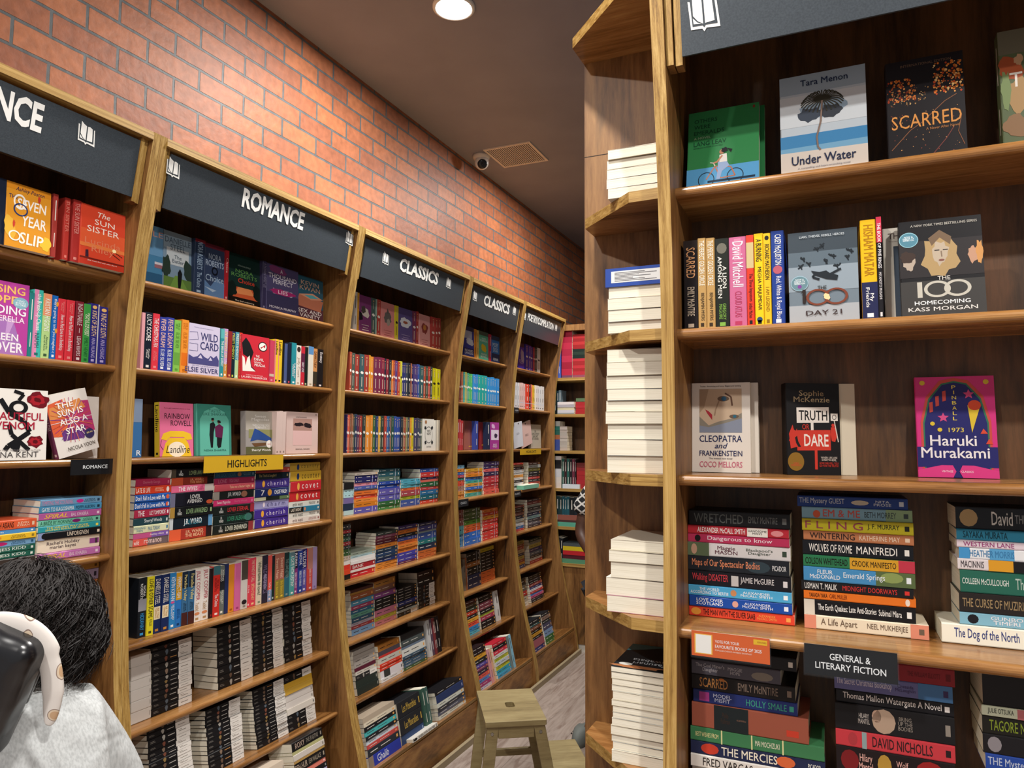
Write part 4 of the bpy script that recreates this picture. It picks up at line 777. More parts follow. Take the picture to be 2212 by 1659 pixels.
face(fr, -32, 99, .206, 'ece6de', rose(.82, .86, .2, 2) + rose(.05, .3, .16, 8) + rose(.8, .26, .15, 14) + [('ring', '17171a', .5, .74, .16, .1, .45), ('line', '17171a', [(.2, .85), (.35, .66), (.6, .55), (.7, .4), (.5, .28), (.35, .2), (.3, .14)], .007), ('line', '17171a', [(.7, .14), (.55, .25), (.4, .36), (.35, .5)], .006), ('line', '17171a', [(.5, .84), (.58, .93), (.42, .97)], .005), ('blob', '17171a', .48, .2, .1, .09, 31), ('t', 'a82038', 'BEAUTIFUL', .0, .56, .94, .67, {'b': .01}), ('t', 'a82038', 'VENOM', .12, .43, .78, .54, {'b': .01}), ('t', '4a4646', 'RINA KENT', .1, .04, .86, .12, {'b': 0}), ('t', '7a7474', 'NEW YORK TIMES BESTSELLING AUTHOR', .15, .13, .9, .15)], 'white cover with dark red roses and black snake, at far left', T=.03, o=.022, lean=.04)
sta = [('p', 'd9603c', [(0, .35), (.35, .3), (.4, .9), (0, .85)]), ('p', 'b83a6c', [(.35, .3), (1, .3), (1, .8), (.4, .85)]), ('p', 'd98a4c', [(0, .6), (.9, .7), (.8, .86), (.05, .8)]), ('p', '6a3a7c', [(.2, .25), (.7, .22), (.8, .4), (.2, .42)])] + [('line', ['e9d4d4', 'c9503c', 'a83a78', 'e07a4c', '7a4a9c'][i % 5], [(.5, .55), (.5 + .5 * math.cos(i * .21), .55 + .36 * math.sin(i * .21))], .0009) for i in range(30)] + [('t', 'f4efe9', 'THE', .2, .76, .62, .85, {'b': .01}), ('t', 'f4efe9', 'SUN IS', .2, .63, .82, .73, {'b': .01}), ('t', 'f4efe9', 'ALSO A', .2, .49, .88, .59, {'b': .01}), ('t', 'f4efe9', 'STAR', .3, .34, .78, .44, {'b': .01}), ('e', '3c3460', .84, .27, .12, .08), ('t', 'e8d08c', '$8.99', .77, .27, .92, .3), ('t', '5a5048', 'NICOLA YOON', .25, .08, .92, .14)]
face(fr, 118, 226, .2, 'ded6ce', None, 'pale copy behind the tilted cover with coloured rays', T=.016, o=-.03, lean=.03, W=.14)
face(fr, 128, 226, .196, 'e6ded6', sta, 'tilted white cover bursting with red and orange rays', T=.024, o=.02, lean=.05, W=.134, roll=.27, sp='THE SUN IS ALSO A STAR|e4c4c8||r=0,1,7c3a5c')
fr = LF(0, 3)
stack(fr, -64, 76, 1125, '''
150 e0603a CRAZY RICH ASIANS|2a1a18|KEVIN/KWAN|f4d4b4|s=.1,.62,.68,.88
62 4f90cc by the sea|e9f0f6||s=.2,.5
100 f0c030 |-|KATRINA/KENDRICK|8f7a30|o=.32,.12,.5,.3,e88a2c|s=.1,.2,.58,.84
100 7fb0d8 |-|KATRINA/KENDRICK|2c5c84|o=.42,.12,.5,.3,c92c74|s=.1,.2,.6,.84
95 246050 JESS KIDD|e4ece4||s=.4,.86
95 246050 JESS KIDD|e4ece4||s=.4,.86
120 3c3430 ''', 'left stack')
stack(fr, 77, 214, 1076, '''
88 6fa0c4 TEMPTING THE SCOUNDREL|d490b4|KATRINA/KENDRICK|26405c|o=.63,.06,.5,.3,c92c8c|s=.02,.52,.7,.9
86 4c94bc GATE TO KAGOSHIMA|eef4f6|POPPY ALBORN|1c3448|s=.04,.54,.57,.88
92 b45c9c SPIRAL|f0c83c|BAL KHABRA|e9cfe0|s=.08,.44,.5,.78|i
80 74c4a8 A BRIDE BY MORNING|2a5c48|KATRINA/KENDRICK|26504c|o=.6,.07,.5,.3,7c2468|s=.03,.53,.7,.88
82 2f9aa4 THE WRONG WAY HOME/SHUNALI KHULLAR SHROFF|f0dc5c||s=.08,.84
96 17181c UNFORGIVEN|e4d4c0||r=0,.1,8c9cc4|o=.1,.05,.5,.42,17181c|s=.44,.78
180 efdfc8 Rachel's Holiday/marian keyes|4a3440||r=.83,.99,.3,.7,9c4c94|s=.14,.66
94 c474b4 SPIRAL|f0c83c|BAL KHABRA|f2d8e8|s=.08,.44,.5,.78|i''', 'right stack', o0=.004)
fr = LF(0, 4)
stack(fr, 66, 207, 1222, '''
60 b0803c LAURIE|5c3c14||s=.3,.5
105 8f7c94 SUMMER|2a2430|Elle/McNicoll|2a2430|s=.3,.55,.62,.86
95 9c2430 MURPHY|e4c4c0||r=.84,1,c9702c|s=.3,.82
80 a83c5c |d98ca4||
80 a8702c |6a3c14||
80 7c5a8c 
80 c9a04c 
80 3c4c6c 
80 a8442c 
90 2c3c44 ''', 'right stack')
# ---- ROMANCE bookcase
fr = LF(1, 0)
face(fr, 250, 352, .214, '4a84ac', [('r', '6a9cc4', 0, .5, 1, 1), ('t', 'e9b0a0', 'STEELE', 0, .82, .98, .92, {'a': 'r'}), ('r', '9c6a74', .8, .3, .98, .36), ('r', 'd9d4dc', .8, .36, .98, .4), ('r', '2f5c80', 0, 0, 1, .2)], 'blue cover with a flag, half hidden by the divider, top shelf', T=.02, o=-.02, lean=.03)
face(fr, 353, 413, .212, '7c94a8', [('r', '8fa4b4', 0, .7, 1, 1), ('r', 'c4ccd0', .1, .42, .9, .72), ('blob', '2c3c34', .1, .38, .16, .22, 3), ('blob', '2c3c34', .88, .36, .18, .22, 4), ('r', '5c7c3c', 0, 0, 1, .2), ('p', '6f9444', [(.2, 0), (.9, 0), (.6, .24), (.4, .24)]), ('p', '17191c', [(.52, .02), (.6, .02), (.64, .18), (.66, .3), (.58, .38), (.5, .3), (.5, .16)]), ('t', '4c5c6c', 'DANIELLE/STEEL', .04, .68, .96, .9), ('t', '3c4c5c', 'The/Butler', .3, .46, .72, .6)], 'cover with a butler on a lawn between dark trees, top shelf', T=.022, o=-.012, lean=.05)
row(fr, 418, '''
440 2c3a54 NORA ROBERTS|9cb4cc|The Choice|9cb4cc|r=0,.06,7c2430|h=.21''')
face(fr, 441, 484, .208, '33405c', [('r', '6a2434', 0, .92, 1, 1), ('p', '5c7ca4', [(0, 0), (1, 0), (1, .3), (.6, .38), (.3, .2), (0, .3)]), ('p', 'a4b8cc', [(0, .18), (.4, .1), (1, .22), (.6, .14)]), ('t', 'a4b4c8', 'NORA/ROBERTS', .05, .58, .95, .82), ('t', '9cb0c4', 'Choice', .05, .3, .95, .42), ('ring', '0f1420', .5, .5, .16, .08, .4)], 'dark blue cover with pale mountains, top shelf', T=.03, o=-.004, lean=.03)
row(fr, 485, '''
492 a8242c Choice|e4b0ac||h=.2''')
face(fr, 493, 562, .206, '17302c', [('r', 'c95a34', 0, .1, 1, .34), ('p', 'e08a54', [(.2, .2), (.8, .22), (.7, .34), (.3, .34)]), ('blob', '12201c', .08, .28, .2, .18, 3), ('blob', '12201c', .93, .28, .18, .2, 4), ('r', '17120f', 0, 0, 1, .13), ('t', '5c8f4c', 'NORA/ROBERTS', .1, .54, .9, .7), ('t', 'd9402c', 'Choice', .3, .43, .82, .52), ('t', 'e4d0b4', 'The final reckoning', .2, .04, .8, .08), ('t', '8fa89c', 'INTERNATIONAL BESTSELLER', .3, .76, .7, .79)], 'dark green cover with a red forest sunset, top shelf', T=.026, o=-.01, lean=.06)
row(fr, 566, '''
575 3a3454 A THOUSAND PERFECT LIES|8c86a4||h=.206''')
face(fr, 576, 645, .204, '514a70', [('r', '3c3858', 0, 0, 1, .4), ('blob', '7c3c6c', .35, .9, .3, .1, 4), ('t', 'dcd6e0', 'A', .42, .85, .5, .93), ('t', 'dcd6e0', 'THOUSAND/PERFECT', .06, .6, .94, .81, {'b': .01}), ('t', 'b4acc0', 'LIVES', .12, .38, .88, .5, {'b': .01}), ('blob', 'a82c6c', .5, .44, .42, .07, 6), ('t', 'f0d4e0', 'LIES', .3, .4, .7, .48), ('t', 'e4dfe8', 'MONICA MURPHY', .08, .07, .92, .12)], 'purple cover with a pink brush stroke across the title, top shelf', T=.024, o=.004, lean=.05)
face(fr, 640, 698, .2, '2c5c70', [('r', '5c3440', 0, 0, 1, .3), ('p', 'c4785c', [(.0, .3), (.9, .24), (1, .5), (.6, .58), (.1, .56)]), ('p', 'e09c7c', [(.1, .56), (.6, .64), (1, .54), (.55, .48)]), ('p', '5cb0b8', [(.28, .565), (.6, .6), (.82, .55), (.52, .51)]), ('t', 'd9b49c', 'KEVIN/KWAN', .05, .68, .95, .9), ('t', 'f0ece8', 'SEX AND/VANITY', .05, .05, .95, .24)], 'teal cover with a pink pool villa, right end of the top shelf', T=.02, o=-.012, lean=.04)
fr = LF(1, 1)
row(fr, 303, '''
310 e0a0a8 -
326 1b2230 LUCY SCORE|f2f0ec|Finally/Mine|dcd8d4|s=.04,.5,.62,.84|h=.2
341 dc3a48 THE CHRISTMAS FIX|f6e4e4|LUCY/SCORE|e88a8c|s=.08,.6,.66,.84|h=.2
357 34409c FEVER DREAM|f2c4b8|ELSIE SILVER|e4e8f4|s=.04,.56,.6,.92
374 34409c FEVER DREAM|f2c4b8|ELSIE SILVER|e4e8f4|s=.04,.56,.6,.92
389 84c054 WILD/SIDE|5c9a3c|ELSIE SILVER|5c9a3c|r=.62,.86,.1,.9,6aa444|s=.05,.18,.24,.54
405 ec9434 WILD/EYES|d0741c|ELSIE SILVER|d0741c|r=.62,.86,.1,.9,e0701c|s=.05,.18,.24,.54''', H=.194)
face(fr, 406, 473, .19, 'cdc4dc', [('t', '3c3c6c', 'WILD/CARD', .36, .5, .96, .84, {'b': .015}), ('line', '4a4a7c', [(.02, .82), (.26, .84), (.3, .7), (.02, .66)], .0007), ('line', '4a4a7c', [(.02, .6), (.28, .6), (.28, .46), (.02, .46)], .0007), ('p', '4c4a80', [(0, .2), (0, .38), (.15, .33), (.28, .36), (.38, .43), (.5, .36), (.62, .33), (.7, .4), (.8, .36), (.9, .42), (.98, .32), (.98, .2)]), ('p', 'cdc4dc', [(.3, .33), (.38, .4), (.44, .32)]), ('p', 'cdc4dc', [(.64, .3), (.7, .37), (.76, .3)]), ('t', '3c3c6c', 'ELSIE SILVER', -.1, .04, .96, .14, {'b': .01, 'a': 'r'}), ('t', '6a6894', 'NEW YORK TIMES BESTSELLING AUTHOR', .1, .165, .96, .18), ('t', '6a6894', 'There is nothing she craves more', .12, .92, .8, .94)], 'lilac cover with mountains and large navy capitals, second shelf', T=.024, o=.004, lean=.02)
row(fr, 475, '''
483 2f8f98 THE BREAK-UP EXPERT|eef4f2||r=.0,.2,5cb0b0|s=.25,.78|h=.19
492 c49ac4 IN BENEFIT OF|f0d890|Maggie Knowle|f4e9d8|r=.72,1,c98a3c|s=.06,.6,.66,.86|h=.193
500 8c2a28 |e0a060||h=.186
508 1a2c34 PREETI SHENOY|c9d050||r=0,.2,26305c|s=.04,.6|h=.188
516 4c98a8 PREETI SHENOY|e4f0e8||r=.6,1,b4d49c|s=.04,.6|h=.188
522 d8402c PREETI SHENOY|f4e0d4|PEOPLE WE LOVE|f0b060|s=.04,.4,.45,.9|h=.188''')
face(fr, 521, 580, .184, 'c92c3a', [('p', '17171a', [(.14, .93), (.28, .82), (.42, .62), (.36, .5), (.32, .42), (.36, .3), (.5, .22), (.44, .2), (.3, .3), (.22, .5), (.05, .55), (.0, .8)]), ('p', 'f2ece2', [(.02, .52), (.1, .48), (.14, .3), (.2, .48), (.28, .54), (.3, .42), (.34, .28), (.5, .2), (.04, .18)]), ('e', '17171a', .76, .78, .17, .11), ('e', 'f2ece2', .76, .78, .14, .09), ('p', 'b01c2c', [(.66, .75), (.74, .78), (.86, .84), (.84, .75), (.78, .78), (.7, .73)]), ('t', 'f4ece8', 'THE', .5, .52, .64, .57), ('t', 'f4ece8', 'DEVIL', .44, .445, .8, .505, {'b': .01}), ('t', 'f4ece8', 'WEARS', .44, .385, .7, .425), ('t', 'f4ece8', 'PRADA', .46, .315, .86, .375, {'b': .01}), ('t', 'f4dcdc', 'THE INTERNATIONAL BESTSELLER', .0, .1, .92, .115), ('t', 'f4dcdc', 'LAUREN WEISBERGER', .0, .035, .94, .08)], 'red cover with a black and white stiletto shoe, second shelf', T=.022, o=.006, lean=.02)
row(fr, 582, '''
592 c4405c |e48ca0||r=.8,.86,c9b4a0
600 e8c02c Landline|1c1c1c||r=.0,1,.0,.25,e06a94|s=.05,.36|h=.188
610 e8c02c Landline|1c1c1c||r=.0,1,.0,.25,e06a94|s=.05,.36|h=.188
613 1b1c20 -
621 4c5a88 |b4bcd8||
629 1f2438 |c4485c||
639 2c8c98 THE RISE OF/MANICKS|f2f6f6||s=.48,.84|h=.186
650 e4dcd0 Jolly Court|b4a490||o=.1,.07,.5,.36,3a2c28|s=.3,.8
658 c42c3c ONLY LOVE|f2e4e6||r=.18,.66,5c2440|s=.4,.66
666 1c2420 |b0c090||
677 dcd4c4 |a49884||r=0,.2,5c8cbc
686 c98c54 DAWN STUDY|6a3c24||r=.6,1,3a3428|s=.08,.5
698 1a181a Ecstasy|dcd4d4||s=.08,.36''', H=.18)
fr = LF(1, 2)
face(fr, 250, 305, .2, '3a6ca0', [('r', '7c8ca4', 0, .6, 1, 1), ('t', 'eef0f4', 'R', .8, .03, .98, .12)], 'blue cover mostly hidden behind the divider, third shelf', T=.02, o=.0, lean=.03)
face(fr, 345, 418, .196, 'df6f94', [('t', '2a2024', 'RAINBOW', .14, .7, .9, .8, {'b': 0}), ('t', '2a2024', 'ROWELL', .32, .57, .94, .67, {'b': 0}), ('t', '7c3048', 'If you get a second chance at love', .12, .88, .9, .905, {'s': .3}), ('p', 'e9bc2c', [(.06, .0), (.94, .0), (.84, .24), (.74, .34), (.28, .34), (.16, .24)]), ('p', 'e9bc2c', [(.04, .32), (.1, .42), (.3, .47), (.7, .47), (.92, .42), (.96, .32), (.8, .3), (.7, .36), (.3, .36), (.2, .29)]), ('e', 'f2e2c8', .5, .13, .26, .14), ('t', '1f1a1a', 'Landline', .18, .06, .88, .2, {'s': .3, 'b': 0}), ('line', '2a2024', [(.05, .3), (0.02, .2), (.1, .12)], .0008)], 'pink cover with a yellow telephone, third shelf', T=.026, o=-.02, lean=.07, sp='Landline|1c1c1c||r=0,1,0,1,e6c83a')
face(fr, 427, 500, .198, '5fb09c', [('p', '3c8474', [(0, 0), (0, 1), (1, 1), (1, 0), (.93, 0), (.93, .7), (.8, .86), (.5, .96), (.2, .86), (.07, .7), (.07, 0)]), ('p', '5fb09c', [(.07, 0), (.07, .66), (.2, .84), (.5, .94), (.8, .84), (.93, .66), (.93, 0)]), ('t', '2a5c54', 'TASTES/LIKE SHAKKAR', .16, .78, .86, .9), ('p', '17181c', [(.38, .15), (.44, .15), (.47, .45), (.52, .6), (.46, .66), (.36, .62), (.34, .4)]), ('e', '7c5444', .44, .69, .04, .03), ('blob', '17181c', .44, .715, .05, .025, 3), ('p', '5c1f44', [(.52, .36), (.72, .34), (.76, .56), (.64, .62), (.5, .56)]), ('p', '17181c', [(.56, .36), (.72, .34), (.68, .16), (.6, .14), (.56, .2)]), ('e', '8c5c48', .62, .65, .035, .03), ('blob', '1c1618', .63, .665, .06, .035, 4), ('t', '2a6058', 'NISHA SHARMA', .18, .08, .84, .12)], 'mint green cover with a couple in dark clothes, third shelf', T=.02, o=-.02, lean=.07, back='2f7468')
face(fr, 531, 592, .18, '9a9490', [('r', 'b0a89c', 0, .55, 1, 1), ('r', '8c8c5c', .1, .38, .95, .58), ('p', '2c4c8c', [(.15, .3), (.3, .6), (.45, .56), (.9, .38), (.9, .3), (.4, .34)]), ('p', '6a4a30', [(.2, .26), (.9, .28), (.9, .22), (.3, .18)]), ('r', '5c5c3c', 0, .0, 1, .18), ('t', 'e4dfd8', 'Sweet/Magnolias', .1, .76, .92, .92), ('t', 'dcd8d4', 'WELCOME TO/SERENITY', .22, .6, .8, .7), ('e', 'e9e4dc', .82, .24, .11, .09), ('t', 'b4242c', 'NEW', .76, .22, .88, .25), ('t', 'f2efe9', 'Sherryl Woods', .2, .06, .88, .13)], 'cover with a blue sunlounger by a pool, third shelf', T=.03, o=-.02, lean=.05, back='3c5c9c')
row(fr, 596, '''
603 d4bcb4 |8c7a74
610 d4bcb4 |8c7a74
617 d4bcb4 |8c7a74''', H=.186)
face(fr, 618, 686, .186, 'dcc0b8', [('r', 'b48c80', .2, .55, .8, .84), ('blob', '2a2024', .38, .7, .17, .05, 3), ('blob', '2a2024', .66, .68, .14, .07, 4), ('r', 'e4bcb8', .2, .2, .8, .55), ('t', '5c4c48', 'UNFOLDING', .18, .86, .72, .89), ('t', '5c4c48', 'RAHUL SINGH', .2, .09, .82, .125), ('e', '2a2626', .93, .95, .02, .012)], 'pale pink cover with a small dark photograph of a kiss', T=.014, o=-.012, lean=.02)
fr = LF(1, 3)
stack(fr, 287, 365, 1034, '''
105 9c2848 |c4687c|Charmedly Georgia|c4687c|s=.02,.1,.2,.7
115 c93c24 LATE IS LIFE|f2dcd0|JEFFREY/TOOBIN|f0b090|o=.9,.04,.5,.36,e9dcd4|s=.02,.4,.52,.78|n|w=0,.002
110 2458a8 Don't Fall in Love with Me|f2f4f8||o=.92,.05,.5,.3,e0603c|s=.02,.84
110 2458a8 Don't Fall in Love with Me|f2f4f8||o=.92,.05,.5,.3,e0603c|s=.02,.84
120 a82c48 THE|f2e4e6|LIZ TOMFORDE|f2e4e6|s=.1,.28,.42,.88
110 26444c Sherryl Woods|dce4e4||s=.3,.8
110 d9dcb4 FISHING/MEN|6a94a4|PAUL TORDAY|2c6c9c|s=.02,.32,.4,.74
75 c4588c |f2d4e0|Ashley Alice|f6e4ec|r=.5,1,7c5cac|s=.02,.3,.45,.85
110 dc5a50 wild|f6e4e0|romance|f2d8d4|r=.4,1,6a5c60|s=.02,.16,.3,.8|n''', 'first stack from the left', D=.125)
stack(fr, 365, 458, 1012, '''
130 181719 J.R./WARD|e4e4e0|LOVER AWAKENED|7c8a60|r=0,.1,4a4034|s=.16,.26,.4,.9
120 7c2c20 J.R. WARD/THE BEAST|c98a60||r=0,.26,b0482c|r=.84,1,1c1618|s=.42,.76|n
110 e0688c THE WIVES|f8f0f0|LAUREN/WEISBERGER|a83a60|r=.78,1,c9bcb4|s=.16,.6,.64,.76|n
210 1b1c26 LOVER/AVENGED|f4f4f2||r=0,.1,6c6c84|o=.92,.08,.2,.16,d9603c|s=.38,.74|n
160 17191a J.R./WARD|dcdcd8|LOVER AWAKENED|8fae7c|r=0,.1,a8843c|s=.16,.26,.36,.86
175 16202a J.R. WARD|f2f4f4|LOVER REBORN|2c7c94|r=0,.08,c4ccd0|r=.9,1,5c94c0|s=.32,.74,.34,.74|n
170 a8382c J.R. WARD/THE BEAST|f0c49c||r=0,.26,e0603c|r=.86,1,2a1a1c|s=.36,.8|n''', 'second stack from the left', D=.125)
stack(fr, 459, 548, 1018, '''
100 26506c THE LUCKY ESCAPE|4c7c94|LAURA JANE/WILLIAMS|7ca4b8|o=.6,.05,.5,.36,b07c5c|s=.03,.5,.68,.9
100 a83058 LOVE|d07c98|YOU ONLY|d07c98|s=.1,.3,.36,.6
110 c4505c |e9a094|Take me a Better Night|f0c49c|s=.04,.2,.36,.88
130 1f2423 J.R. WARD|f2f2f0|LOVER AT LAST|4c5a5c|r=0,.14,9c948c|o=.75,.08,.5,.4,9c6a54|s=.34,.66,.34,.66|n
100 dc3c78 Sweet Magnolias|f8e0ea|Sherryl Woods|e87ca4|s=.08,.4,.5,.82
140 1b211f J.R./WARD|dcdcd8|LOVER ETERNAL|d0383c|r=.9,1,9c2c3c|s=.14,.24,.34,.86|n
150 182422 J.R./WARD|dcdcd8|LOVER UNLEASHED|3c8c6c|o=.85,.1,.5,.4,3c6c64|s=.14,.24,.34,.8|n
150 1c211f J.R./WARD|dcdcd8|LOVER ENSHRINED|dce0d0|r=.88,1,8c3438|s=.14,.24,.3,.84|n''', 'third stack from the left', D=.125)
stack(fr, 549, 623, 1010, '''
90 9c3c34 |d98c7c
110 14222c The Thief & Songbird|9c8c5c||s=.08,.6
165 40307c |9c8cc4|c h e r i s h|d4c4e4|o=.23,.04,.5,.36,e8a83c|s=.05,.14,.34,.9|n
150 1f2c64 7|f2f2f4|CHLOE WALSH|f2f2f4|o=.42,.06,.5,.4,e8a03c|s=.14,.3,.56,.94|n
60 1d2420 |b4b490||r=0,.3,c9c8a8|r=.7,1,5c7450
150 9c98c4 |6c6894|c h a r m|5c5884|o=.27,.03,.5,.3,f0e0e8|s=.05,.14,.36,.9|n
165 44308c |b4a4d8|c h e r i s h|e4d8f0|o=.23,.04,.5,.36,e8a83c|s=.05,.14,.34,.9|n
165 44308c |b4a4d8|c h e r i s h|e4d8f0|o=.23,.04,.5,.36,e8a83c|s=.05,.14,.34,.9|n''', 'fourth stack from the left', D=.125)
stack(fr, 624, 691, 999, '''
160 b08c34 |5c4c24|c o u n t r y|5c4c24|o=.26,.04,.5,.34,26345c|s=.06,.14,.36,.94|n
180 c9a034 |5c4c24|c o u n t e r|5c4c24|o=.24,.04,.5,.34,26345c|s=.06,.14,.36,.94|n
190 c42c34 |e48c84|c o v e t|f4e0dc|o=.25,.04,.5,.36,e8a84c|s=.06,.14,.36,.9|n
180 c42c30 |e48c84|c o v e t|f4e0dc|o=.25,.04,.5,.36,e8a84c|s=.06,.14,.36,.9|n
100 dcdad0 erin watt|6c6864|BROKEN/PRINCE|6c6864|s=.12,.44,.62,.88
95 2f7c9c LAST NIGHT|e9dcc8||r=0,.45,1c1c1c|o=.5,.03,.5,.36,d98a5c|s=.05,.38
95 dcdad0 erin watt|6c6864|BROKEN/PRINCE|6c6864|s=.12,.44,.62,.88
95 e6dfd6 erin watt|7c6464|CRACKED/KINGDOM|9c5c5c|s=.12,.44,.62,.88''', 'fifth stack from the left', D=.125)
fr = LF(1, 4)
row(fr, 298, '''
316 1c2026 NORA/ROBERTS|f2f2f0|HIDEAWAY|3c9cdc|r=.36,.56,9c9ca4|s=.1,.36,.6,.88|h=.2
331 e9dc2c LOVE & OTHER SCAMS|26281c|PJ ELLIS|4c4c24|s=.05,.7,.73,.84|h=.2
348 1c2c5c DANIELLE STEEL|e9e4dc|All That/Glitters|c98c3c|r=.54,.76,.1,.9,ecdcb8|s=.06,.5,.56,.74|h=.197
365 1c2c5c DANIELLE STEEL|e9e4dc|All That/Glitters|c98c3c|r=.54,.76,.1,.9,ecdcb8|s=.06,.5,.56,.74|h=.197
379 2f84c4 KEVIN KWAN|e9f2f8|SEX AND/VANITY|f4f4f4|o=.53,.02,.5,.3,e0508c|s=.08,.5,.57,.84|h=.197
392 2c74c0 PERFECT-ISH|f2f4f0|JESSICA/SEASON|143c6c|r=0,.5,d9a024|s=.08,.46,.66,.84|h=.193
405 3c6c94 Paradise Valley|e8d88c|JENNI/SCOUT|1c2c3c|r=0,.3,1f2c40|r=.76,1,4a2420|s=.06,.54,.58,.74|h=.192|n
419 3c6c94 Paradise Valley|e8d88c|JENNI/SCOUT|1c2c3c|r=0,.3,1f2c40|r=.76,1,4a2420|s=.06,.54,.58,.74|h=.192|n
435 ece4dc JILLY COOPER|b83c50|Tackle!|b48c5c|o=.85,.03,.5,.36,d98a5c|s=.04,.6,.64,.8|h=.193
452 ece4dc JILLY COOPER|b83c50|Tackle!|b48c5c|o=.85,.03,.5,.36,d98a5c|s=.04,.6,.64,.8|h=.193
459 2a1a1c |7c2c28|
474 cc3028 NORA/ROBERTS|7c1c1c|The Choice|f4e4e0|r=0,.18,3c6c74|s=.24,.5,.56,.8|h=.19
486 6c746c YOUNG/MUNGO|e4e4dc|DOUGLAS/STUART|e9e9dc|r=.2,.5,26282c|s=.08,.32,.5,.78|h=.186
494 26305c -
507 e08c2c |a85c14||s=.08,.36|h=.184
520 d4689c |9c3c70||s=.08,.5|h=.184
534 cfc8c0 |8c847c||r=0,.4,4c443c|o=.86,.05,.5,.4,2a2024|h=.19
540 dc4450 |7c1c24|Lily King|f4dcdc|s=.08,.5,.54,.7
553 dc4458 THE WAKE UP CALL|f2c4ac|BETH O'LEARY|f2c490|s=.04,.5,.54,.88|h=.193
565 dccdb4 What time is love?|4c5c4c|HOLLY WILLIAMS|7c8c74|s=.1,.8,.3,.6|h=.192
578 2c2838 WILD REVERENCE|7c6c8c|REBECCA ROSS|b4a8c4|s=.2,.8,.4,.7|n|h=.194
587 e05850 |8c2420|Lily King|f4dcdc|r=.75,1,7c94b8|h=.19
594 17302c |b4c4bc||r=0,.2,26242a
603 a86454 Sweet Heat|e8c0a4|Bolu Babalola|e0c040|r=.58,1,8c7c34|s=.1,.55,.62,.9|h=.19
614 a86454 Sweet Heat|e8c0a4|Bolu Babalola|e0c040|r=.58,1,8c7c34|s=.1,.55,.62,.9|h=.19
625 1f3434 THE LOVE LETTER|7c9490||r=.55,1,2c6474|s=.15,.58|h=.188
636 4c9c9c A DATE WITH DESTINY|f0f4f2||r=0,.1,5c7c84|s=.08,.8|h=.184
644 8c3c7c REBEL|f0e8f0|REBECCA YARROS|f0d8e8|r=0,.4,2a2438|s=.04,.38,.5,.86|h=.183
653 2c4494 NOVA|f0f0f4|REBECCA YARROS|dce4f4|r=.35,.45,1c2c6c|s=.06,.34,.48,.84|h=.183
664 5c54a0 WILDER|f0f0f4|REBECCA YARROS|e4e0f0|r=0,.45,26246c|s=.04,.44,.5,.84|h=.186
675 c44840 |d9a098|REBECCA YARROS|e9c4bc|r=0,.5,b0786c|s=.1,.4,.5,.84|h=.187
684 a08cb8 |7c6c9c||h=.187''', H=.187)
KB = lambda n, lo=11, hi=22: '\n'.join('%d 1c1b1d K' % rnd.randint(lo, hi) for _ in range(n))
def wb(n): return '\n'.join('%d e0dad2 |a8a098|' % rnd.randint(14, 24) for _ in range(n))
fr = LF(1, 5)
stack(fr, 283, 327, 1412, wb(6), 'first stack from the left', yx=1540, jit=.002)
stack(fr, 327, 416, 1388, KB(12), 'second stack from the left', yx=1530)
stack(fr, 471, 546, 1345, KB(9), 'third stack from the left', yx=1460)
stack(fr, 547, 613, 1320, KB(13), 'fourth stack from the left')
stack(fr, 614, 674, 1304, KB(10), 'fifth stack from the left')
fr = LF(1, 6)
stack(fr, 322, 418, 1560, KB(14), 'first stack from the left', yx=1659)
stack(fr, 450, 530, 1520, KB(14), 'second stack from the left', yx=1640)
stack(fr, 556, 624, 1478, KB(16), 'third stack from the left')
stack(fr, 624, 684, 1450, '''
30 1b191a K
22 c99c34 -
24 caa040 -
30 d4ccc4 |8c847c|
26 dcd4cc |8c847c|
24 e0d8cc |6c6c6c|
22 1c1b1d K
22 1c1b1d K
22 1c1b1d K''', 'fourth stack from the left')
fr = LF(1, 7)
stack(fr, 640, 712, 1588, '''
40 1a1819 ROXY|b49c8c|THE FUGITIVE|8c8478|s=.1,.4,.45,.85
14 b4b07c -
28 cfc6bc |8c847c|
10 b08c50 -
44 1b1a1c BEN-HUR|b4a08c|LEW WALLACE|a49884|s=.02,.4,.45,.85
20 dc7c6c |f2d4cc|
24 1d1c20 |8c8c8c|
24 b0a8c8 |5c5474|
60 3c3c44 |8c8c8c|
60 6c3c34 |c4a490|''', 'right stack', yx=1680)
stack(fr, 585, 622, 1650, '\n'.join('20 %s |8c847c|' % c for c in ('d4c4b0', 'a83c34', '3c4c6c', 'c9bca8')), 'left stack', yx=1700)
def cols(t, w0=6, w1=12, sp='M'):
    return '\n'.join('%d %s %s' % (rnd.randint(w0, w1), c, sp) for c in t.split())
def upr(x0, t, sp='E'):
    """edge/colour pairs"""
    v = t.split(); return '\n'.join('%s %s %s' % (v[i], v[i + 1], sp if v[i + 1] != '-' else '') for i in range(0, len(v), 2))
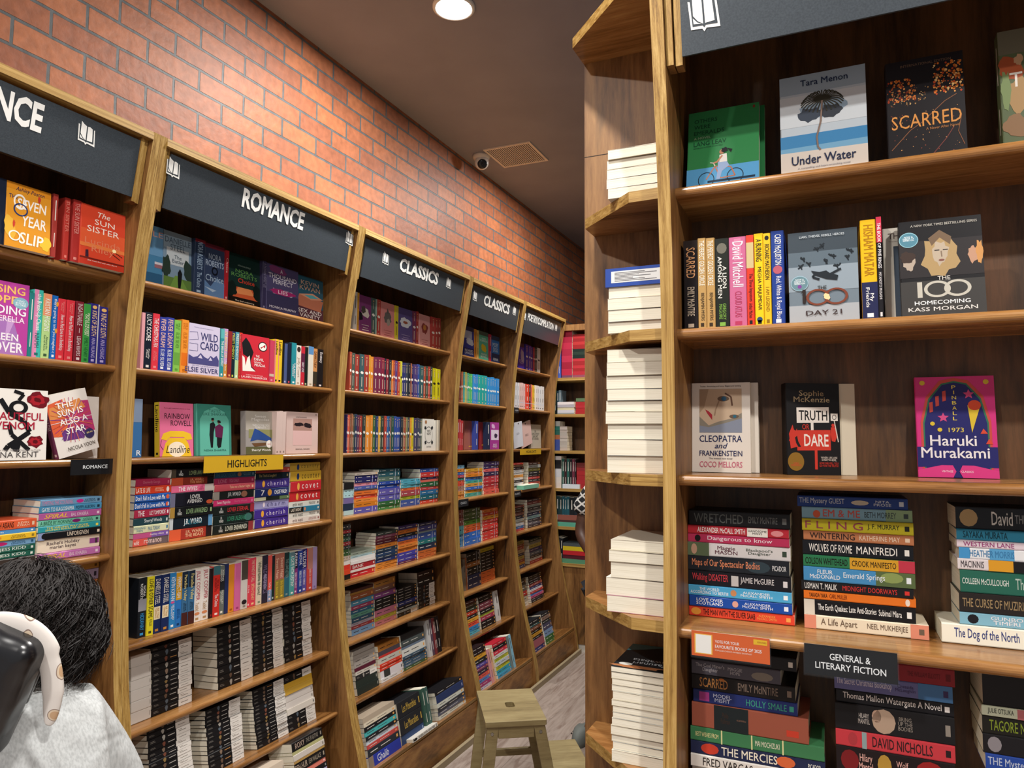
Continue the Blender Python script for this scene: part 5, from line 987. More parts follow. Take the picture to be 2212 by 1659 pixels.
# ---- wider CLASSICS bookcase
fr = LF(2, 0)
row(fr, 764, upr(0, '771 d9d4cc 775 d99c34', ''))
def tfc(bg, ar, c='e4dcd0'): return ar + [('line', c, [(.2, .2), (.8, .2)], .001), ('line', c, [(.3, .13), (.7, .13)], .001), ('line', c, [(.22, .07), (.78, .07)], .0016)]
face(fr, 776, 802, .19, '7c3c70', tfc('', [('blob', 'd9d0c4', .5, .55, .36, .16, 4), ('blob', '4c4440', .35, .62, .2, .12, 3), ('p', '1c1c22', [(0, .3), (.3, .34), (.25, .5), (0, .55)])]), 'plum cover with a pale flower, at left on the top shelf of the wider CLASSICS bookcase', T=.02, o=-.0, lean=.03)
row(fr, 803, upr(0, '812 4c6460 814 9cb4a8 822 b84840'))
face(fr, 823, 852, .19, 'dc8c88', tfc('', [('blob', '6a6460', .5, .55, .3, .2, 14), ('p', '5c5854', [(.4, .7), (.5, .85), (.62, .7)]), ('blob', 'a89c90', .55, .45, .14, .12, 3)], 'a04c50'), 'pink cover with a grey crowned figure, top shelf of the wider CLASSICS bookcase', T=.024, o=-.0, lean=.03)
row(fr, 853, upr(0, '860 d9cc34'))
face(fr, 861, 891, .188, '5c5088', tfc('', [('blob', 'd9dce4', .5, .58, .42, .17, 6), ('blob', 'a05c44', .5, .58, .2, .05, 8)], 'b4a8cc'), 'purple-blue cover with a white cloud, top shelf of the wider CLASSICS bookcase', T=.024, o=-.0, lean=.03)
row(fr, 892, upr(0, '900 7c3c60 905 a83c38'))
face(fr, 906, 929, .186, 'dc9c98', tfc('', [('blob', '8c3c38', .5, .56, .36, .18, 21), ('blob', 'c07c3c', .5, .6, .16, .1, 3)], 'a04c50'), 'pale pink cover with a dark red tree house, top shelf of the wider CLASSICS bookcase', T=.02, o=-.0, lean=.03)
row(fr, 932, upr(0, '941 b84440 946 a83c38 952 9c3834'))
fr = LF(2, 1)
row(fr, 755, upr(0, '760 a84c38 767.5 4c5850 777 9c3c34 786.5 3f5c60 796.5 9c3c34 800.5 c9942c 807 dc8c34 815 70304c 823 742c48 830 80283c 835 262c3c 840 8c2c38 845 34383c 849 dc7c30 853.6 a04438 859.5 5c4480 864 b04430 868 c4c43c 872 2c346c 876 34386c 882 3c4450 886.6 262a34 890 a05c40 894 2c2c5c 899 4c3c70 903 483c74 907 34509c 915 34585c 920 ac4834 924.7 3c4c40 929.7 b03c34 935 344440 943.5 cfc820 951.6 d4cc24'), H=.19)
fr = LF(2, 2)
row(fr, 748, upr(0, '750 3c3460 755.7 d9644c 758.5 8c5c48 761 a0684c 763.5 84543c 766 4c5a4c 770.5 34405c 776 5c3450 783 9c4038 784 - 790 384440 799 e0903c 800 - 805 dc8c34 811 3c6038 816.3 344470 820.7 d4a43c 824 4c5c44 830 34443c 834.8 b04438 839.5 3468a0 843 3c4c70 845.5 a0705c 850.5 34584c 855.5 34509c 860.5 3850a0 865.4 344c94 870.4 2c3440 873.5 a07454 877 b04038 881 8c8c5c 886 44505c 890 e0942c 894.4 d9cc34 901.5 4c4868 905.5 484c60 909.6 44505c 913 7c8474'), H=.188)
face(fr, 914, 938, .186, 'e6e2d8', [('e', 'a8744c', .25, .9, .09, .06), ('ring', '3c4044', .5, .5, .34, .26, .06), ('blob', '2c3034', .2, .72, .1, .06, 3), ('blob', '2c3034', .8, .72, .1, .06, 5), ('blob', '2c3034', .2, .26, .1, .07, 7), ('blob', '2c3034', .8, .26, .1, .07, 9), ('t', '4c4844', 'WHITE/NIGHTS', .33, .5, .68, .66), ('t', '6c6864', 'DOSTOEVSKY', .3, .1, .72, .15)], 'white cover wreathed in black ornament, third shelf of the wider CLASSICS bookcase', T=.016, o=-.0, lean=.02)
row(fr, 939, upr(0, '942 e0dcd0 945.5 dcd4c4 949.5 d9d0bc', '-'), H=.184)
fr = LF(2, 3)
stack(fr, 742, 764, 1042, '14 1c1e20 -\n8 b4dce0 M\n9 b4dce0 M\n12 7c6ca0 -\n14 26344c -\n9 b4d4d8 -', 'first stack from the left')
stack(fr, 765, 815, 1020, '6 c9bcb0 B\n9 2c2c64 M\n8 2a2a60 M\n7 dc8c9c M\n8 4c5ca4 M\n3 4c4440 -\n9 dc7030 B\n8 dc4c34 B\n8 e48c3c B\n11 d07c24 B\n13 5c58ac M', 'second stack from the left')
stack(fr, 817, 864, 1013, cols('2c5460 2c5864') + '\n10 5c7468 M\n7 2c4ca4 M\n9 2c48a0 B\n13 645cac M\n13 605cac M\n9 34683c M\n9 44844c M', 'third stack from the left')
stack(fr, 866, 907, 1035, '6 54a8bc M\n6 54a8bc M\n7 5cb0c0 M\n6 e0703c M\n13 ac4c54 M\n8 a8b030 M\n15 445ca4 M', 'fourth stack from the left')
stack(fr, 908, 947, 1012, '8 34549c M\n11 cc3c38 M\n5 262c60 B\n6 dc6c60 -\n11 28603c M\n7 b83c40 B\n11 2c6c9c B\n11 246878 M\n8 dc4c3c M', 'fifth stack from the left')
fr = LF(2, 4)
stack(fr, 738, 757, 1132, cols('3c3c3c a8343c 2c3430 3c5c4c a83c44 3c4440 44643c c9b4a0') + '\n9 e4dcd4 -\n9 dc3c2c -\n9 dc4c2c -\n9 1c1c1c -', 'first stack from the left')
stack(fr, 757, 810, 1189, '9 a4b0a0 B\n6 b0ccd0 B\n8 ece8e4 -\n8 e9e4e0 -\n14 ac2c34 BANK|e9dcd4|\n6 e4dcd4 -\n14 cc2c34 B', 'second stack from the left')
stack(fr, 812, 859, 1147, cols('3c4440 84445c 7c4048 5c2434', 7, 9, 'B') + '\n11 dc8434 B\n' + cols('2c3c4c 2c4468 2c3c54 2c3c74', 8, 10, 'B') + '\n10 e08c38 B\n10 e08c38 B', 'third stack from the left')
stack(fr, 860, 902, 1134, '10 3c305c B\n11 d07430 B\n9 26282c B\n9 4454a4 M\n9 dc7034 B\n10 e4883c B\n11 dc7c34 B\n12 4c48ac B\n11 4c48ac B\n6 6c2c54 B', 'fourth stack from the left')
stack(fr, 904, 943, 1128, '6 30304c B\n10 44447c M\n4 9cacac -\n14 3c589c M\n9 2c7878 M\n12 28344c B\n8 cc6c34 B\n8 d4703c B', 'fifth stack from the left')
fr = LF(2, 5)
stack(fr, 761, 810, 1268, '8 4c2c28 -\n6 b0803c -\n14 a4603c B\n14 4c84a0 B\n10 983c5c B\n10 34607c B\n10 5c9484 B\n12 34546c B\n8 a8a0b0 B\n8 9c3c44 B\n15 7ca8d4 B', 'first stack from the left')
stack(fr, 811, 858, 1251, '14 b07c3c B\n14 8c6454 B\n13 80447c B\n9 1f1e20 B\n9 201f20 B\n9 1c1b1c B\n15 bc7088 B\n10 b4ac3c B\n11 c97c80 B', 'second stack from the left')
stack(fr, 860, 903, 1266, '\n'.join('8 1b1b1e B' for _ in range(5)) + '\n12 26306c B\n12 1e1d20 B\n6 9ca4a0 B\n12 232424 K', 'third stack from the left')
stack(fr, 905, 941, 1232, '16 2a1a1c B\n18 1e1c1e B\n' + '\n'.join('9 1b1a1d K' for _ in range(6)), 'fourth stack from the left')
fr = LF(2, 6)
stack(fr, 773, 819, 1398, '10 9c948c -\n10 a49c94 -\n12 a8a098 B\n10 a49c94 B\n9 5c2434 -\n9 cfc8bc B\n12 2c2c2c K\n18 2c342f |8c8c84|\n18 2a322e |8c8c84|', 'first stack from the left')
stack(fr, 825, 872, 1386, '13 b87834 B\n9 4c444c -\n5 c43c34 -\n12 c4c0b4 B\n7 dc4430 B\n8 dc4430 B\n16 e0dce0 |4c4c4c||r=.15,.42,3c3c3c\n8 dcdcdc B', 'second stack from the left')
stack(fr, 874, 924, 1362, '16 2c2c2e -\n14 4c5454 B\n8 6c7c90 -\n18 dcdcd4 B\n7 3c5468 B\n7 4c6478 B\n7 3c5468 B\n7 4c6478 B\n7 44603c B', 'third stack from the left')
row(fr, 931, upr(0, '937 c9c9c9 942 5c4c5c 946 7c3438 950 2a2024 957 1f1e24', ''), H=.2)
fr = LF(2, 7)
stack(fr, 800, 868, 1532, '10 b4a490 -\n8 dcd0b8 B\n9 1f1f22 B\n9 4cb0b0 B\n8 26262a B\n8 c9d4dc B\n8 c44c48 B\n14 2c3038 B\n22 2c3ca4 Ghalib|dce0f0|||r=0,.14,8c7c6c|s=.25,.6|n|w=.0,.003', 'first stack from the left', H=.2)
stack(fr, 872, 920, 1506, '26 26282c Les Miserables|c9a84c||s=.2,.8\n26 26282c Les Miserables|c9a84c||s=.2,.8\n16 26406c |8ca0c0|', 'second stack from the left', o0=-.004)
fr2 = LF(2, 7, -.185); stack(fr2, 893, 946, 1578, '17 e6e2d8 SHERLOCK HOLMES|1c1c1c||o=.1,.07,.5,.36,141414|r=.02,.04,1c1c1c|r=.94,.96,1c1c1c|s=.22,.88|n', 'single white book in front', jit=.001, D=.06)
row(fr, 924, upr(0, '930 3c5c50 936 44645c', ''), H=.2)
stack(fr, 950, 1008, 1478, '12 1f1f22 B\n26 2c3c68 |8c94b8|\n14 d9dcd0 B\n13 3c3c42 B\n13 5c6070 B\n14 d9dcd0 B', 'right-hand stack')
# ---- narrower CLASSICS bookcase
fr = LF(3, 0)
face(fr, 1002, 1024, .2, '34409c', [('r', 'b4b8cc', 0, .6, .8, .85), ('blob', 'd4d8e4', .6, .5, .4, .14, 4), ('r', '26306c', 0, 0, 1, .28), ('t', 'e4e8f4', 'RICHARD/LAWSON', .1, .08, .9, .24), ('r', '34304c', 0, .86, 1, 1)], 'blue and white illustrated cover, top shelf of the narrower CLASSICS bookcase', T=.024, o=0, lean=.02)
row(fr, 1026, upr(0, '1030 e0943c 1034 e8c46c', ''))
face(fr, 1035, 1055, .196, '5cbc9c', [('blob', 'e8c42c', .5, .42, .3, .16, 4), ('t', 'e4f4ec', 'SWISS/ROBINSON', .1, .64, .9, .78), ('t', 'e4f4ec', 'ANNA/SEWELL', .15, .08, .9, .24), ('r', '4c5c50', 0, .86, 1, 1)], 'green cover with a yellow creature, top shelf of the narrower CLASSICS bookcase', T=.02, o=0, lean=.02)
row(fr, 1056, upr(0, '1061 c42c4c', ''))
face(fr, 1062, 1079, .19, '2c74c0', [('r', '26305c', 0, 0, 1, .34), ('t', 'dcecf8', 'MOBY/DICK', .15, .4, .85, .74), ('t', 'dcecf8', 'HERMAN', .2, .08, .8, .18), ('r', '34405c', 0, .84, 1, 1)], 'bright blue cover with white lettering, top shelf of the narrower CLASSICS bookcase', T=.02, o=0, lean=.02)
fr = LF(3, 1)
row(fr, 993, upr(0, '996 8c5048 999 a86454 1001 dc7c3c 1004.5 3ca4a0 1008 b4b454 1011 7c9c80 1014 3ca484 1018 4cb464 1022 54b86c 1026 3c8cd0 1030 3488cc 1033 3484cc 1040 2ca49c 1047 28a098 1053 2c9ca4 1058 3490cc 1063 348ccc 1068 3488cc 1073 3488c8 1078.5 3084c8'), H=.196)
fr = LF(3, 2)
row(fr, 987, upr(0, '993 b43c40 997 c0444c 1001 b43c40', ''), H=.192)
face(fr, 1004, 1027, .19, '9c5c50', [('r', '8c4c44', 0, .6, 1, 1), ('r', 'd9a83c', .5, .1, .9, .13)], 'brown-pink cover, third shelf of the narrower CLASSICS bookcase', T=.02, o=-.03, lean=.02, W=.11)
row(fr, 1028, upr(0, '1034 3c4c9c', ''), H=.194)
face(fr, 1036, 1051, .186, '8c2c30', [('r', 'd9a42c', .3, .14, .8, .18)], 'dark red cover with a yellow label, third shelf of the narrower CLASSICS bookcase', T=.02, o=-.03, lean=.02)
row(fr, 1052, upr(0, '1059 26304c', ''), H=.19)
face(fr, 1060, 1078, .188, 'a83c94', [('blob', 'e0b4dc', .3, .85, .22, .1, 4), ('r', 'e4d4e8', .05, .34, .95, .72), ('blob', '3c2c4c', .6, .5, .2, .1, 6), ('t', 'f0dcf0', 'EAST/WEST', .2, .06, .8, .2)], 'magenta and white cover at the right end, third shelf of the narrower CLASSICS bookcase', T=.02, o=0, lean=.01)
fr = LF(3, 3)
stack(fr, 984, 1003, 1005, cols('7cb4d0 e08c34 3c6cb0 c43c50 3c9c9c dc5c3c dc5440 b08470 b88c7c e09c4c d98c44', 7, 9), 'first stack from the left')
stack(fr, 1006, 1042, 1012, cols('e0a83c dc8c4c e88c2c 3c7cd0 4cb0a0 e0a04c 3c70cc e4a83c 4ca8a0', 7, 10), 'second stack from the left')
stack(fr, 1045, 1077.5, 997, cols('4c3c6c 3c305c dc6464 3c3054 c43c4c cc4048 b4343c dc5c54 dc6458', 7, 10), 'third stack from the left')
fr = LF(3, 4)
stack(fr, 986, 1001, 1102, cols('8c4c44 94544c 4c8c90 3c88c0 448cc4', 8, 12), 'first stack from the left')
stack(fr, 1003, 1038, 1098, cols('4c5838 5c6c44 4c6038 64943c e06c3c e0643c', 8, 9) + '\n14 3c74cc M\n14 3c74cc M', 'second stack from the left')
stack(fr, 1043, 1076, 1099, cols('e07c3c c44434 e8a040 d84440 d84440 d84440 d84440 d84440 d84440', 8, 9), 'third stack from the left')
fr = LF(3, 5)
row(fr, 1003, upr(0, '1008 8c8478 1011 b4683c', ''), H=.2)
stack(fr, 1012, 1040, 1192, cols('1f1f22 1c1c20 9c6434 1c1e22 26282e') + '\n14 26345c B\n14 26345c B', 'left stack')
stack(fr, 1041, 1070.6, 1182, '10 c9b42c B\n' + cols('1c1c1e 201e20 1c1c1e 242022 1c1c1e 201f20', 8, 9, 'B') + '\n10 e4743c B\n10 e4743c B\n10 e4743c B', 'right stack')
fr = LF(3, 6)
stack(fr, 1014, 1038, 1296, cols('4c2828 5c4c38 2c3428 b83c2c 26282c e4a43c e4543c 3c8cc4 5cb4cc', 8, 10, 'B'), 'left stack')
stack(fr, 1042, 1072, 1284, cols('1f1c20 1c1c1e 7c3c4c 84444c 1e1e20 a4b044 a83c54 1e1c20 1c1b1e', 7, 12, 'B'), 'right stack')
row(fr, 1076, upr(0, '1083 d4d0cc', ''), H=.2)
fr = LF(3, 7)
stack(fr, 1036, 1063, 1396, cols('2a2024 241c20 e0a434 26262a 5c4ca0 8c3c60 3c2c3c dc5c50 5c84c0 a83c74 c9c4dc', 7, 10, 'B'), 'left stack')
row(fr, 1065, upr(0, '1069 dc9ca0 1073 e8b48c', ''), H=.2)
stack(fr, 1077, 1106, 1384, cols('c42c3c 201e22 d4344c dcdcd8 b4b83c c9d0d4 c4c434 3ca0b4 4ca4cc', 8, 10, 'B'), 'right stack')
row(fr, 1108, upr(0, '1111 7c8c8c 1116 8cc4dc', ''), H=.21)
# ---- POETRY bookcase
fr = LF(4, 0)
face(fr, 1119, 1133, .2, '2c2cac', [('blob', 'b4a8c4', .7, .5, .3, .3, 4), ('r', '3c2c3c', 0, .84, 1, 1), ('t', 'c4b4dc', 'POEMS', .2, .2, .8, .36)], 'deep blue cover with pale blossoms, top shelf of the POETRY bookcase', T=.026, o=0, lean=.02)
row(fr, 1136, upr(0, '1142 34349c 1147 3c3ca4 1152 2c3490 1155 a42c3c 1158 1f3c30 1161 24443c 1167 d9d9d4'), H=.2)
fr = LF(4, 1)
row(fr, 1108, upr(0, '1113 dce0e8 1118 dcdce0 1122 e0e0e4 1126 e4c4bc 1131 e4c0bc 1135 e4bcb8 1143 dc4430 1147 3c2c30 1150 dc6c5c 1154 e8b434 1157 dccc8c 1162 e4dcd8 1166 dcd8d8 1170 d9dce0 1176 dcdcdc', 'M'), H=.196)
fr = LF(4, 2)
face(fr, 1146, 1169, .19, 'bcb4a4', [('t', '2c2a26', '50/GREATEST/SHORT/STORIES', .1, .35, .85, .75)], 'grey-beige cover with tall black lettering, third shelf of the POETRY bookcase', T=.02, o=-.02, lean=.03)
face(fr, 1128, 1151, .186, 'e0bcb4', [('t', '6c5450', 'MILK', .4, .4, .7, .5), ('e', '2a2424', .5, .93, .05, .03)], 'pale pink tilted cover, third shelf of the POETRY bookcase', T=.012, o=-.006, lean=.03, roll=.2)
face(fr, 1111, 1131, .19, 'd9dce4', [('t', '8c8c94', 'GO', .3, .5, .7, .58), ('e', '2a2424', .6, .93, .05, .03)], 'white tilted cover, third shelf of the POETRY bookcase', T=.012, o=.008, lean=.03, roll=.12)
fr = LF(4, 3)
stack(fr, 1105, 1131, 1000, cols('c43c34 8c6c54 26242a e4e4e4 e0e4e4 e09c4c e4e0dc 2c2c30 dcdcdc 3c3c40 e4e4e4', 6, 10, 'B'), 'left stack')
stack(fr, 1142, 1167, 998, cols('4c2c24 b0b8b8 7c7830 26242a 2a2a2e c43c3c 2c3034 b44c40 e0a070', 7, 12, 'B'), 'right stack')
fr2 = LF(4, 3, .0)
face(fr2, 1131, 1164, .03, '7cc4a8', [], 'mint green book lying open side out in front of the stacks, POETRY bookcase', T=.1, o=.0, lean=0)
fr = LF(4, 4)
stack(fr, 1108, 1133, 1092, cols('8c4c44 3c2c28 5c3c34 8c5c54 2c2c3c a8a8a0 b4b4b0 dcdce0 3c74b4 c43c48', 6, 10, 'B'), 'left stack')
stack(fr, 1140, 1170, 1077, cols('3c2020 7c2c28 a4a89c 3c3430 8c8c8c 2c3450 7c9c9c 3c343c 6c6470 3c2c38', 6, 10, 'B'), 'right stack')
fr = LF(4, 5)
stack(fr, 1119, 1135, 1168, cols('8c7c3c 8c3c34 9c2c34 b49c7c 26304c b4a04c 9c4030 e0a434 34406c', 6, 9, 'B'), 'left stack')
stack(fr, 1146, 1173, 1162, cols('1f3830 8c8c80 b4a454 3c3468 5c6c80 3c3c40 d4d8dc b0383c', 6, 10, 'B'), 'right stack')
fr = LF(4, 6)
stack(fr, 1128, 1143, 1250, cols('3c3430 5c5448 a83434 b4a490 dcd0bc', 8, 12, 'B'), 'left stack')
stack(fr, 1149, 1176, 1240, cols('1c1c20 1f1d20 24202a 1c1c1e 8c3c38 2c3468 dcdce0 c43c3c 4c84c4 c45c84 4c4450 1f1f24', 6, 8, 'B'), 'right stack')
fr = LF(4, 7)
stack(fr, 1153, 1179, 1338, cols('26282c 2c5458 7c4c38 26221c c99434 26242a', 9, 10, 'B') + '\n22 a05c68 -\n12 2c3c7c B', 'left stack')
stack(fr, 1181, 1199, 1322, cols('26282c 8c7468 2c3438', 8, 10, 'B') + '\n18 4c4c64 B\n16 7c98bc B\n12 3c6c3c B\n10 44743c B', 'right stack')
# ---- far bookcase
def FF(z, nm, y=.03): return Fr((0, YF + y, z + .0006), (1, 0, 0), (0, 0, 1), (0, -1, 0), nm + ' shelf of the far bookcase')
fr = FF(ZF[0], 'top')
row(fr, 1199, upr(0, '1205 c06c54 1211 4c64b8', ''), H=.26)
stack(fr, 1213, 1236, 712, '\n'.join('10 %s -' % c for c in ('b02c44', '9a2439', 'b02c44', 'a02840', 'b4304a', '9a2439', 'b02c44')) + '\n4 6c4460 -', 'left stack', jit=.001)
stack(fr, 1237, 1268, 722, cols('a82c30 902428 b03434 962629 1f2c28 2c3a32 1f2c28 b8343c 9c2a2e b8343c 9c2a2e b0303c 8c4c60', 6, 9, '-'), 'right stack', jit=.001)
fr = FF(ZF[1], 'second')
row(fr, 1196, upr(0, '1202 26302c 1207 1f3440 1212 5c6c74', ''), H=.2)
fr2 = FF(ZF[1], 'second', .01)
stack(fr2, 1204, 1240, 868, '9 dcd4d4 -\n9 a8a4ac -\n9 c9c0a0 -\n9 c4c4cc -\n4 8c9494 -', 'left stack', D=.1)
stack(fr, 1243, 1275, 860, cols('5c7454 a82c30 b03038 a82c30 a42c30', 6, 9, '-'), 'right stack')
fr = FF(ZF[2], 'third')
stack(fr, 1190, 1209, 910, cols('b4b4ac 2c6458 2c5c50 9c5c3c', 8, 10, '-') + '\n22 3c4c8c -', 'left stack')
stack(fr, 1209, 1225, 921, cols('b4a8a0 aca098 a8a098 b0a49c b4aca4 a8a098 b0a8a0 b4a8a0', 6, 8, '-'), 'middle stack of pale books')
fr = FF(ZF[3], 'fourth')
stack(fr, 1192, 1212, 985, '10 c4bcb8 -\n22 262628 -\n22 c9c9cc -\n14 d4ccc4 -\n14 d4c8c0 -', 'left stack')
row(fr, 1213, upr(0, '1219 245048 1224 3c2428 1230 2c6058 1236 241f24 1241 6c3040 1244 2a2024', ''), H=.24)
stack(fr, 1245, 1275, 1000, cols('6c2c2c 8c2c30 a42c30 a02c30 a42c34 9c2c30', 7, 9, '-'), 'right stack')
fr2 = FF(ZF[3], 'fourth', .006); stack(fr2, 1215, 1252, 1046, '8 d4dce4 -', 'single pale book in front', jit=.0, D=.02)
fr = FF(ZF[4], 'fifth')
row(fr, 1200, upr(0, '1208 24383c 1214 2a3c3c 1219 24505c 1224 24505c 1230 245460 1240 1f2428 1250 242a30', ''), H=.24)
fr2 = FF(ZF[4], 'fifth', .004); stack(fr2, 1204, 1250, 1113, '12 8c5448 -\n5 4c3434 -\n11 5ca890 -', 'front stack', D=.02)
fr = FF(ZF[5], 'bottom', .02)
stack(fr, 1211, 1276, 1174, '9 4c5458 -\n12 d4bc2c -\n12 c02c34 -\n11 5c2430 -\n12 5c9474 -', 'front stack', D=.15)
row(fr, 1200, upr(0, '1210 3c3c40 1216 26282c', ''), H=.2)

# ---- turn the list into objects: the largest as things with parts, the smaller as single meshes, the remainder as one
BOOKS.sort(key=lambda b: -b['area'])
NI = 330
seen = {}
def finish_label(b):
    l = words(b['label']); return l
rest = MB()
def small_into(mb, b):
    b['single_box'] = True; m, q = book_parts(b, True); Mx = b['M']
    o = len(mb.v); mb.v += [tuple(Mx @ Vector(v)) for v in m.v]
    idx = [mb.mi(x) for x in m.mats]
    for f, k in zip(m.f, m.m): mb.f.append(tuple(i + o for i in f)); mb.m.append(idx[k])
for i, b in enumerate(BOOKS):
    l = finish_label(b)
    while l in seen: l = words('another ' + l)
    if i < NI: seen[l] = 1
    if b['area'] > 900 and i < NI:
        b['single_box'] = False; m, q = book_parts(b, False)
        e = empty('book', b['M'], l, 'book', b['group'])
        m.build('cover', e, fix=False); q.build('page_block', e)
    elif i < NI:
        b['single_box'] = True; m, q = book_parts(b, True)
        tag(m.build('book', None, b['M'], fix=False), l, 'book', b['group'])
    else: small_into(rest, b)
print('BOOKS', len(BOOKS), 'area at cut', BOOKS[min(NI, len(BOOKS) - 1)]['area'])
if rest.f: tag(rest.build('book', fix=False), 'many small book spines filling the farther and lower shelves along the brick wall', 'book', None, 'stuff')
# ------------------------------------------------------------------ clear card holders clipped to shelf edges
def talker(M, w, h, tabs, bg, words_, label, flap=.05, split=None):
    """local: x along the shelf, y back, z up; origin at the card's top left corner"""
    e = empty('shelf_card', M, label, 'sign', 'cards in clear holders on the shelf edges')
    m = MB(); t = .0012
    for a, c in (((-.002, -.0045, -h - .003), (w + .002, -.0033, .002)), ((-.002, -.0004, -h - .003), (w + .002, .0004, .002)), ((-.002, -.0045, -h - .0042), (w + .002, .0004, -h - .003)), ((-.002, -.0045, .002), (w + .002, flap, .0032))): m.box(a, c, ACRYL)
    m.build('acrylic_holder', e)
    m = MB(); m.box((0, -.0027, -h), (w, -.0012, 0), ink(bg, .5)); fn = lambda x, y: (x * w, -.00296, -h + y * h)
    for (tx, x0, y0, x1, y1, c) in words_: text_on(m, tx, ink(c), fn, x0, y0, x1, y1, w, h, .01, 0, 'c', .5, 1.2)
    for i, (c, x0, y0, x1, y1) in enumerate(tabs): d = -.00276 - .00004 * i; m.poly([(x0 * w, d, -h + y0 * h), (x1 * w, d, -h + y0 * h), (x1 * w, d, -h + y1 * h), (x0 * w, d, -h + y1 * h)], ink(c))
    m.build('card', e, fix=False)
def tl(px0, py, px1, pyb, k, *a, out=.008, **kw):
    X = XL - TIPY[k] + out; p = atX(px0, py, X); q = atX(px1, py, X); b = atX(px0, pyb, X)
    talker(axes((X, p.y, ZT[k] - .0), (0, 1, 0), (-1, 0, 0), (0, 0, 1)), q.y - p.y, max(p.z - b.z, .03), *a, **kw)
tl(152, 1003, 252, 1037, 2, [], '1b1b1d', [('ROMANCE', .25, .38, .78, .62, 'f2f2f0')], 'black ROMANCE card on the third shelf edge of the nearest left bookcase')
tl(440, 990, 611, 1026, 2, [], 'e8b62a', [('HIGHLIGHTS', .27, .26, .77, .74, '23211c')], 'larger yellow HIGHLIGHTS card, on the ROMANCE bookcase')
tl(1123, 977, 1168, 990, 2, [], 'e8b62a', [('HIGHLIGHTS', .25, .26, .78, .74, '23211c')], 'smaller yellow HIGHLIGHTS card, on the POETRY bookcase at the far end')
tl(990, 1085, 1011, 1101, 3, [], '2b2c30', [('CLASSICS', .2, .35, .8, .65, 'e4e4e4')], 'small black CLASSICS card on the fourth shelf edge of the narrower CLASSICS bookcase')
tl(1108, 889, 1120, 901, 1, [], '2b2c30', [('POETRY', .3, .35, .95, .6, 'e4e4e4')], 'tiny black card on the second shelf edge of the POETRY bookcase')
tl(1109, 1071, 1125, 1084, 3, [], '2b2c30', [('CLASSICS', .15, .35, .85, .65, 'e4e4e4')], 'small black card on the fourth shelf edge of the POETRY bookcase')
def tr(px0, py0, px1, pyb, k, *a):
    Y = YR + TIPY[k] - .008; p = atY(px0, py0, Y); q = atY(px1, py0, Y); b = atY(px0, pyb, Y)
    talker(axes((p.x, Y, ZT[k]), (1, 0, 0), (0, 1, 0), (0, 0, 1)), q.x - p.x, p.z - b.z, *a, flap=.075)
tr(1494, 1356, 1662, 1409, 3, [('f0b848', .04, .1, .275, .9), ('f4efe6', .055, .13, .26, .87), ('e8b82a', .8, .72, .97, .92)], 'd9622c', [('VOTE FOR YOUR', .31, .6, .62, .72, 'f6efe8'), ('FAVOURITE BOOKS OF 2025', .31, .4, .9, .53, 'f6efe8'), ('POPULAR CHOICE AWARDS SHORTLIST', .31, .28, .78, .34, 'f2d8c4'), ('BOOK AWARDS', .85, .78, .96, .86, 'a8541c')], 'orange VOTE card on the fourth shelf edge of the right bookcase')
tr(1737, 1386, 1937, 1450, 3, [], '1a1b1d', [('GENERAL &', .28, .54, .72, .76, 'f2f2f0'), ('LITERARY FICTION', .12, .22, .88, .44, 'f2f2f0')], 'black GENERAL & LITERARY FICTION card on the right bookcase')

# ------------------------------------------------------------------ step stool
A = Vector((.54, -.84, 0)).normalized(); Bv = Vector((.84, .54, 0)).normalized()
e = empty('step_stool', axes((-1.375, 3.04, 0), A, Bv, (0, 0, 1)), 'wooden step stool with a hand hole, standing in the aisle', 'stool')
def slab(x0, x1, y0, y1, z0, z1, hole=None, name='seat'):
    m = MB()
    if not hole: m.box((x0, y0, z0), (x1, y1, z1), WSTOOL); return m.build(name, e, bevel=.003)
    n = 28; hx, hy, r = hole; out = []; inn = []
    def rect(X0, X1, Y0, Y1, R):
        p = []
        for cx, cy, a0 in ((X1 - R, Y1 - R, 0), (X0 + R, Y1 - R, 90), (X0 + R, Y0 + R, 180), (X1 - R, Y0 + R, 270)):
            for k in range(7): a = math.radians(a0 + 15 * k); p.append((cx + R * math.cos(a), cy + R * math.sin(a)))
        return p
    o_, i_ = rect(x0, x1, y0, y1, .006), rect(-hx, hx, -hy, hy, r); k = len(o_)
    vs = [(x, y, z1) for x, y in o_] + [(x, y, z1) for x, y in i_] + [(x, y, z0) for x, y in o_] + [(x, y, z0) for x, y in i_]; fs = []
    for a in range(k):
        b = (a + 1) % k; fs += [(a, b, k + b, k + a), (2 * k + b, 2 * k + a, 3 * k + a, 3 * k + b), (a, 2 * k + a, 2 * k + b, b), (k + b, 3 * k + b, 3 * k + a, k + a)]
    m.mesh(vs, fs, WSTOOL); return m.build(name, e, bevel=.0015)
slab(-.195, .195, -.133, .133, .478, .50, (.032, .02, .013))
def leg(p, q, w, d, name='leg'):
    m = MB(); p, q = Vector(p), Vector(q); vs = []
    for c in (p, q): vs += [c + Vector((sx * w / 2, sy * d / 2, 0)) for sx, sy in ((-1, -1), (1, -1), (1, 1), (-1, 1))]
    m.mesh(vs, [(3, 2, 1, 0), (4, 5, 6, 7), (0, 1, 5, 4), (1, 2, 6, 5), (2, 3, 7, 6), (3, 0, 4, 7)], WSTOOL); return m.build(name, e, bevel=.002)
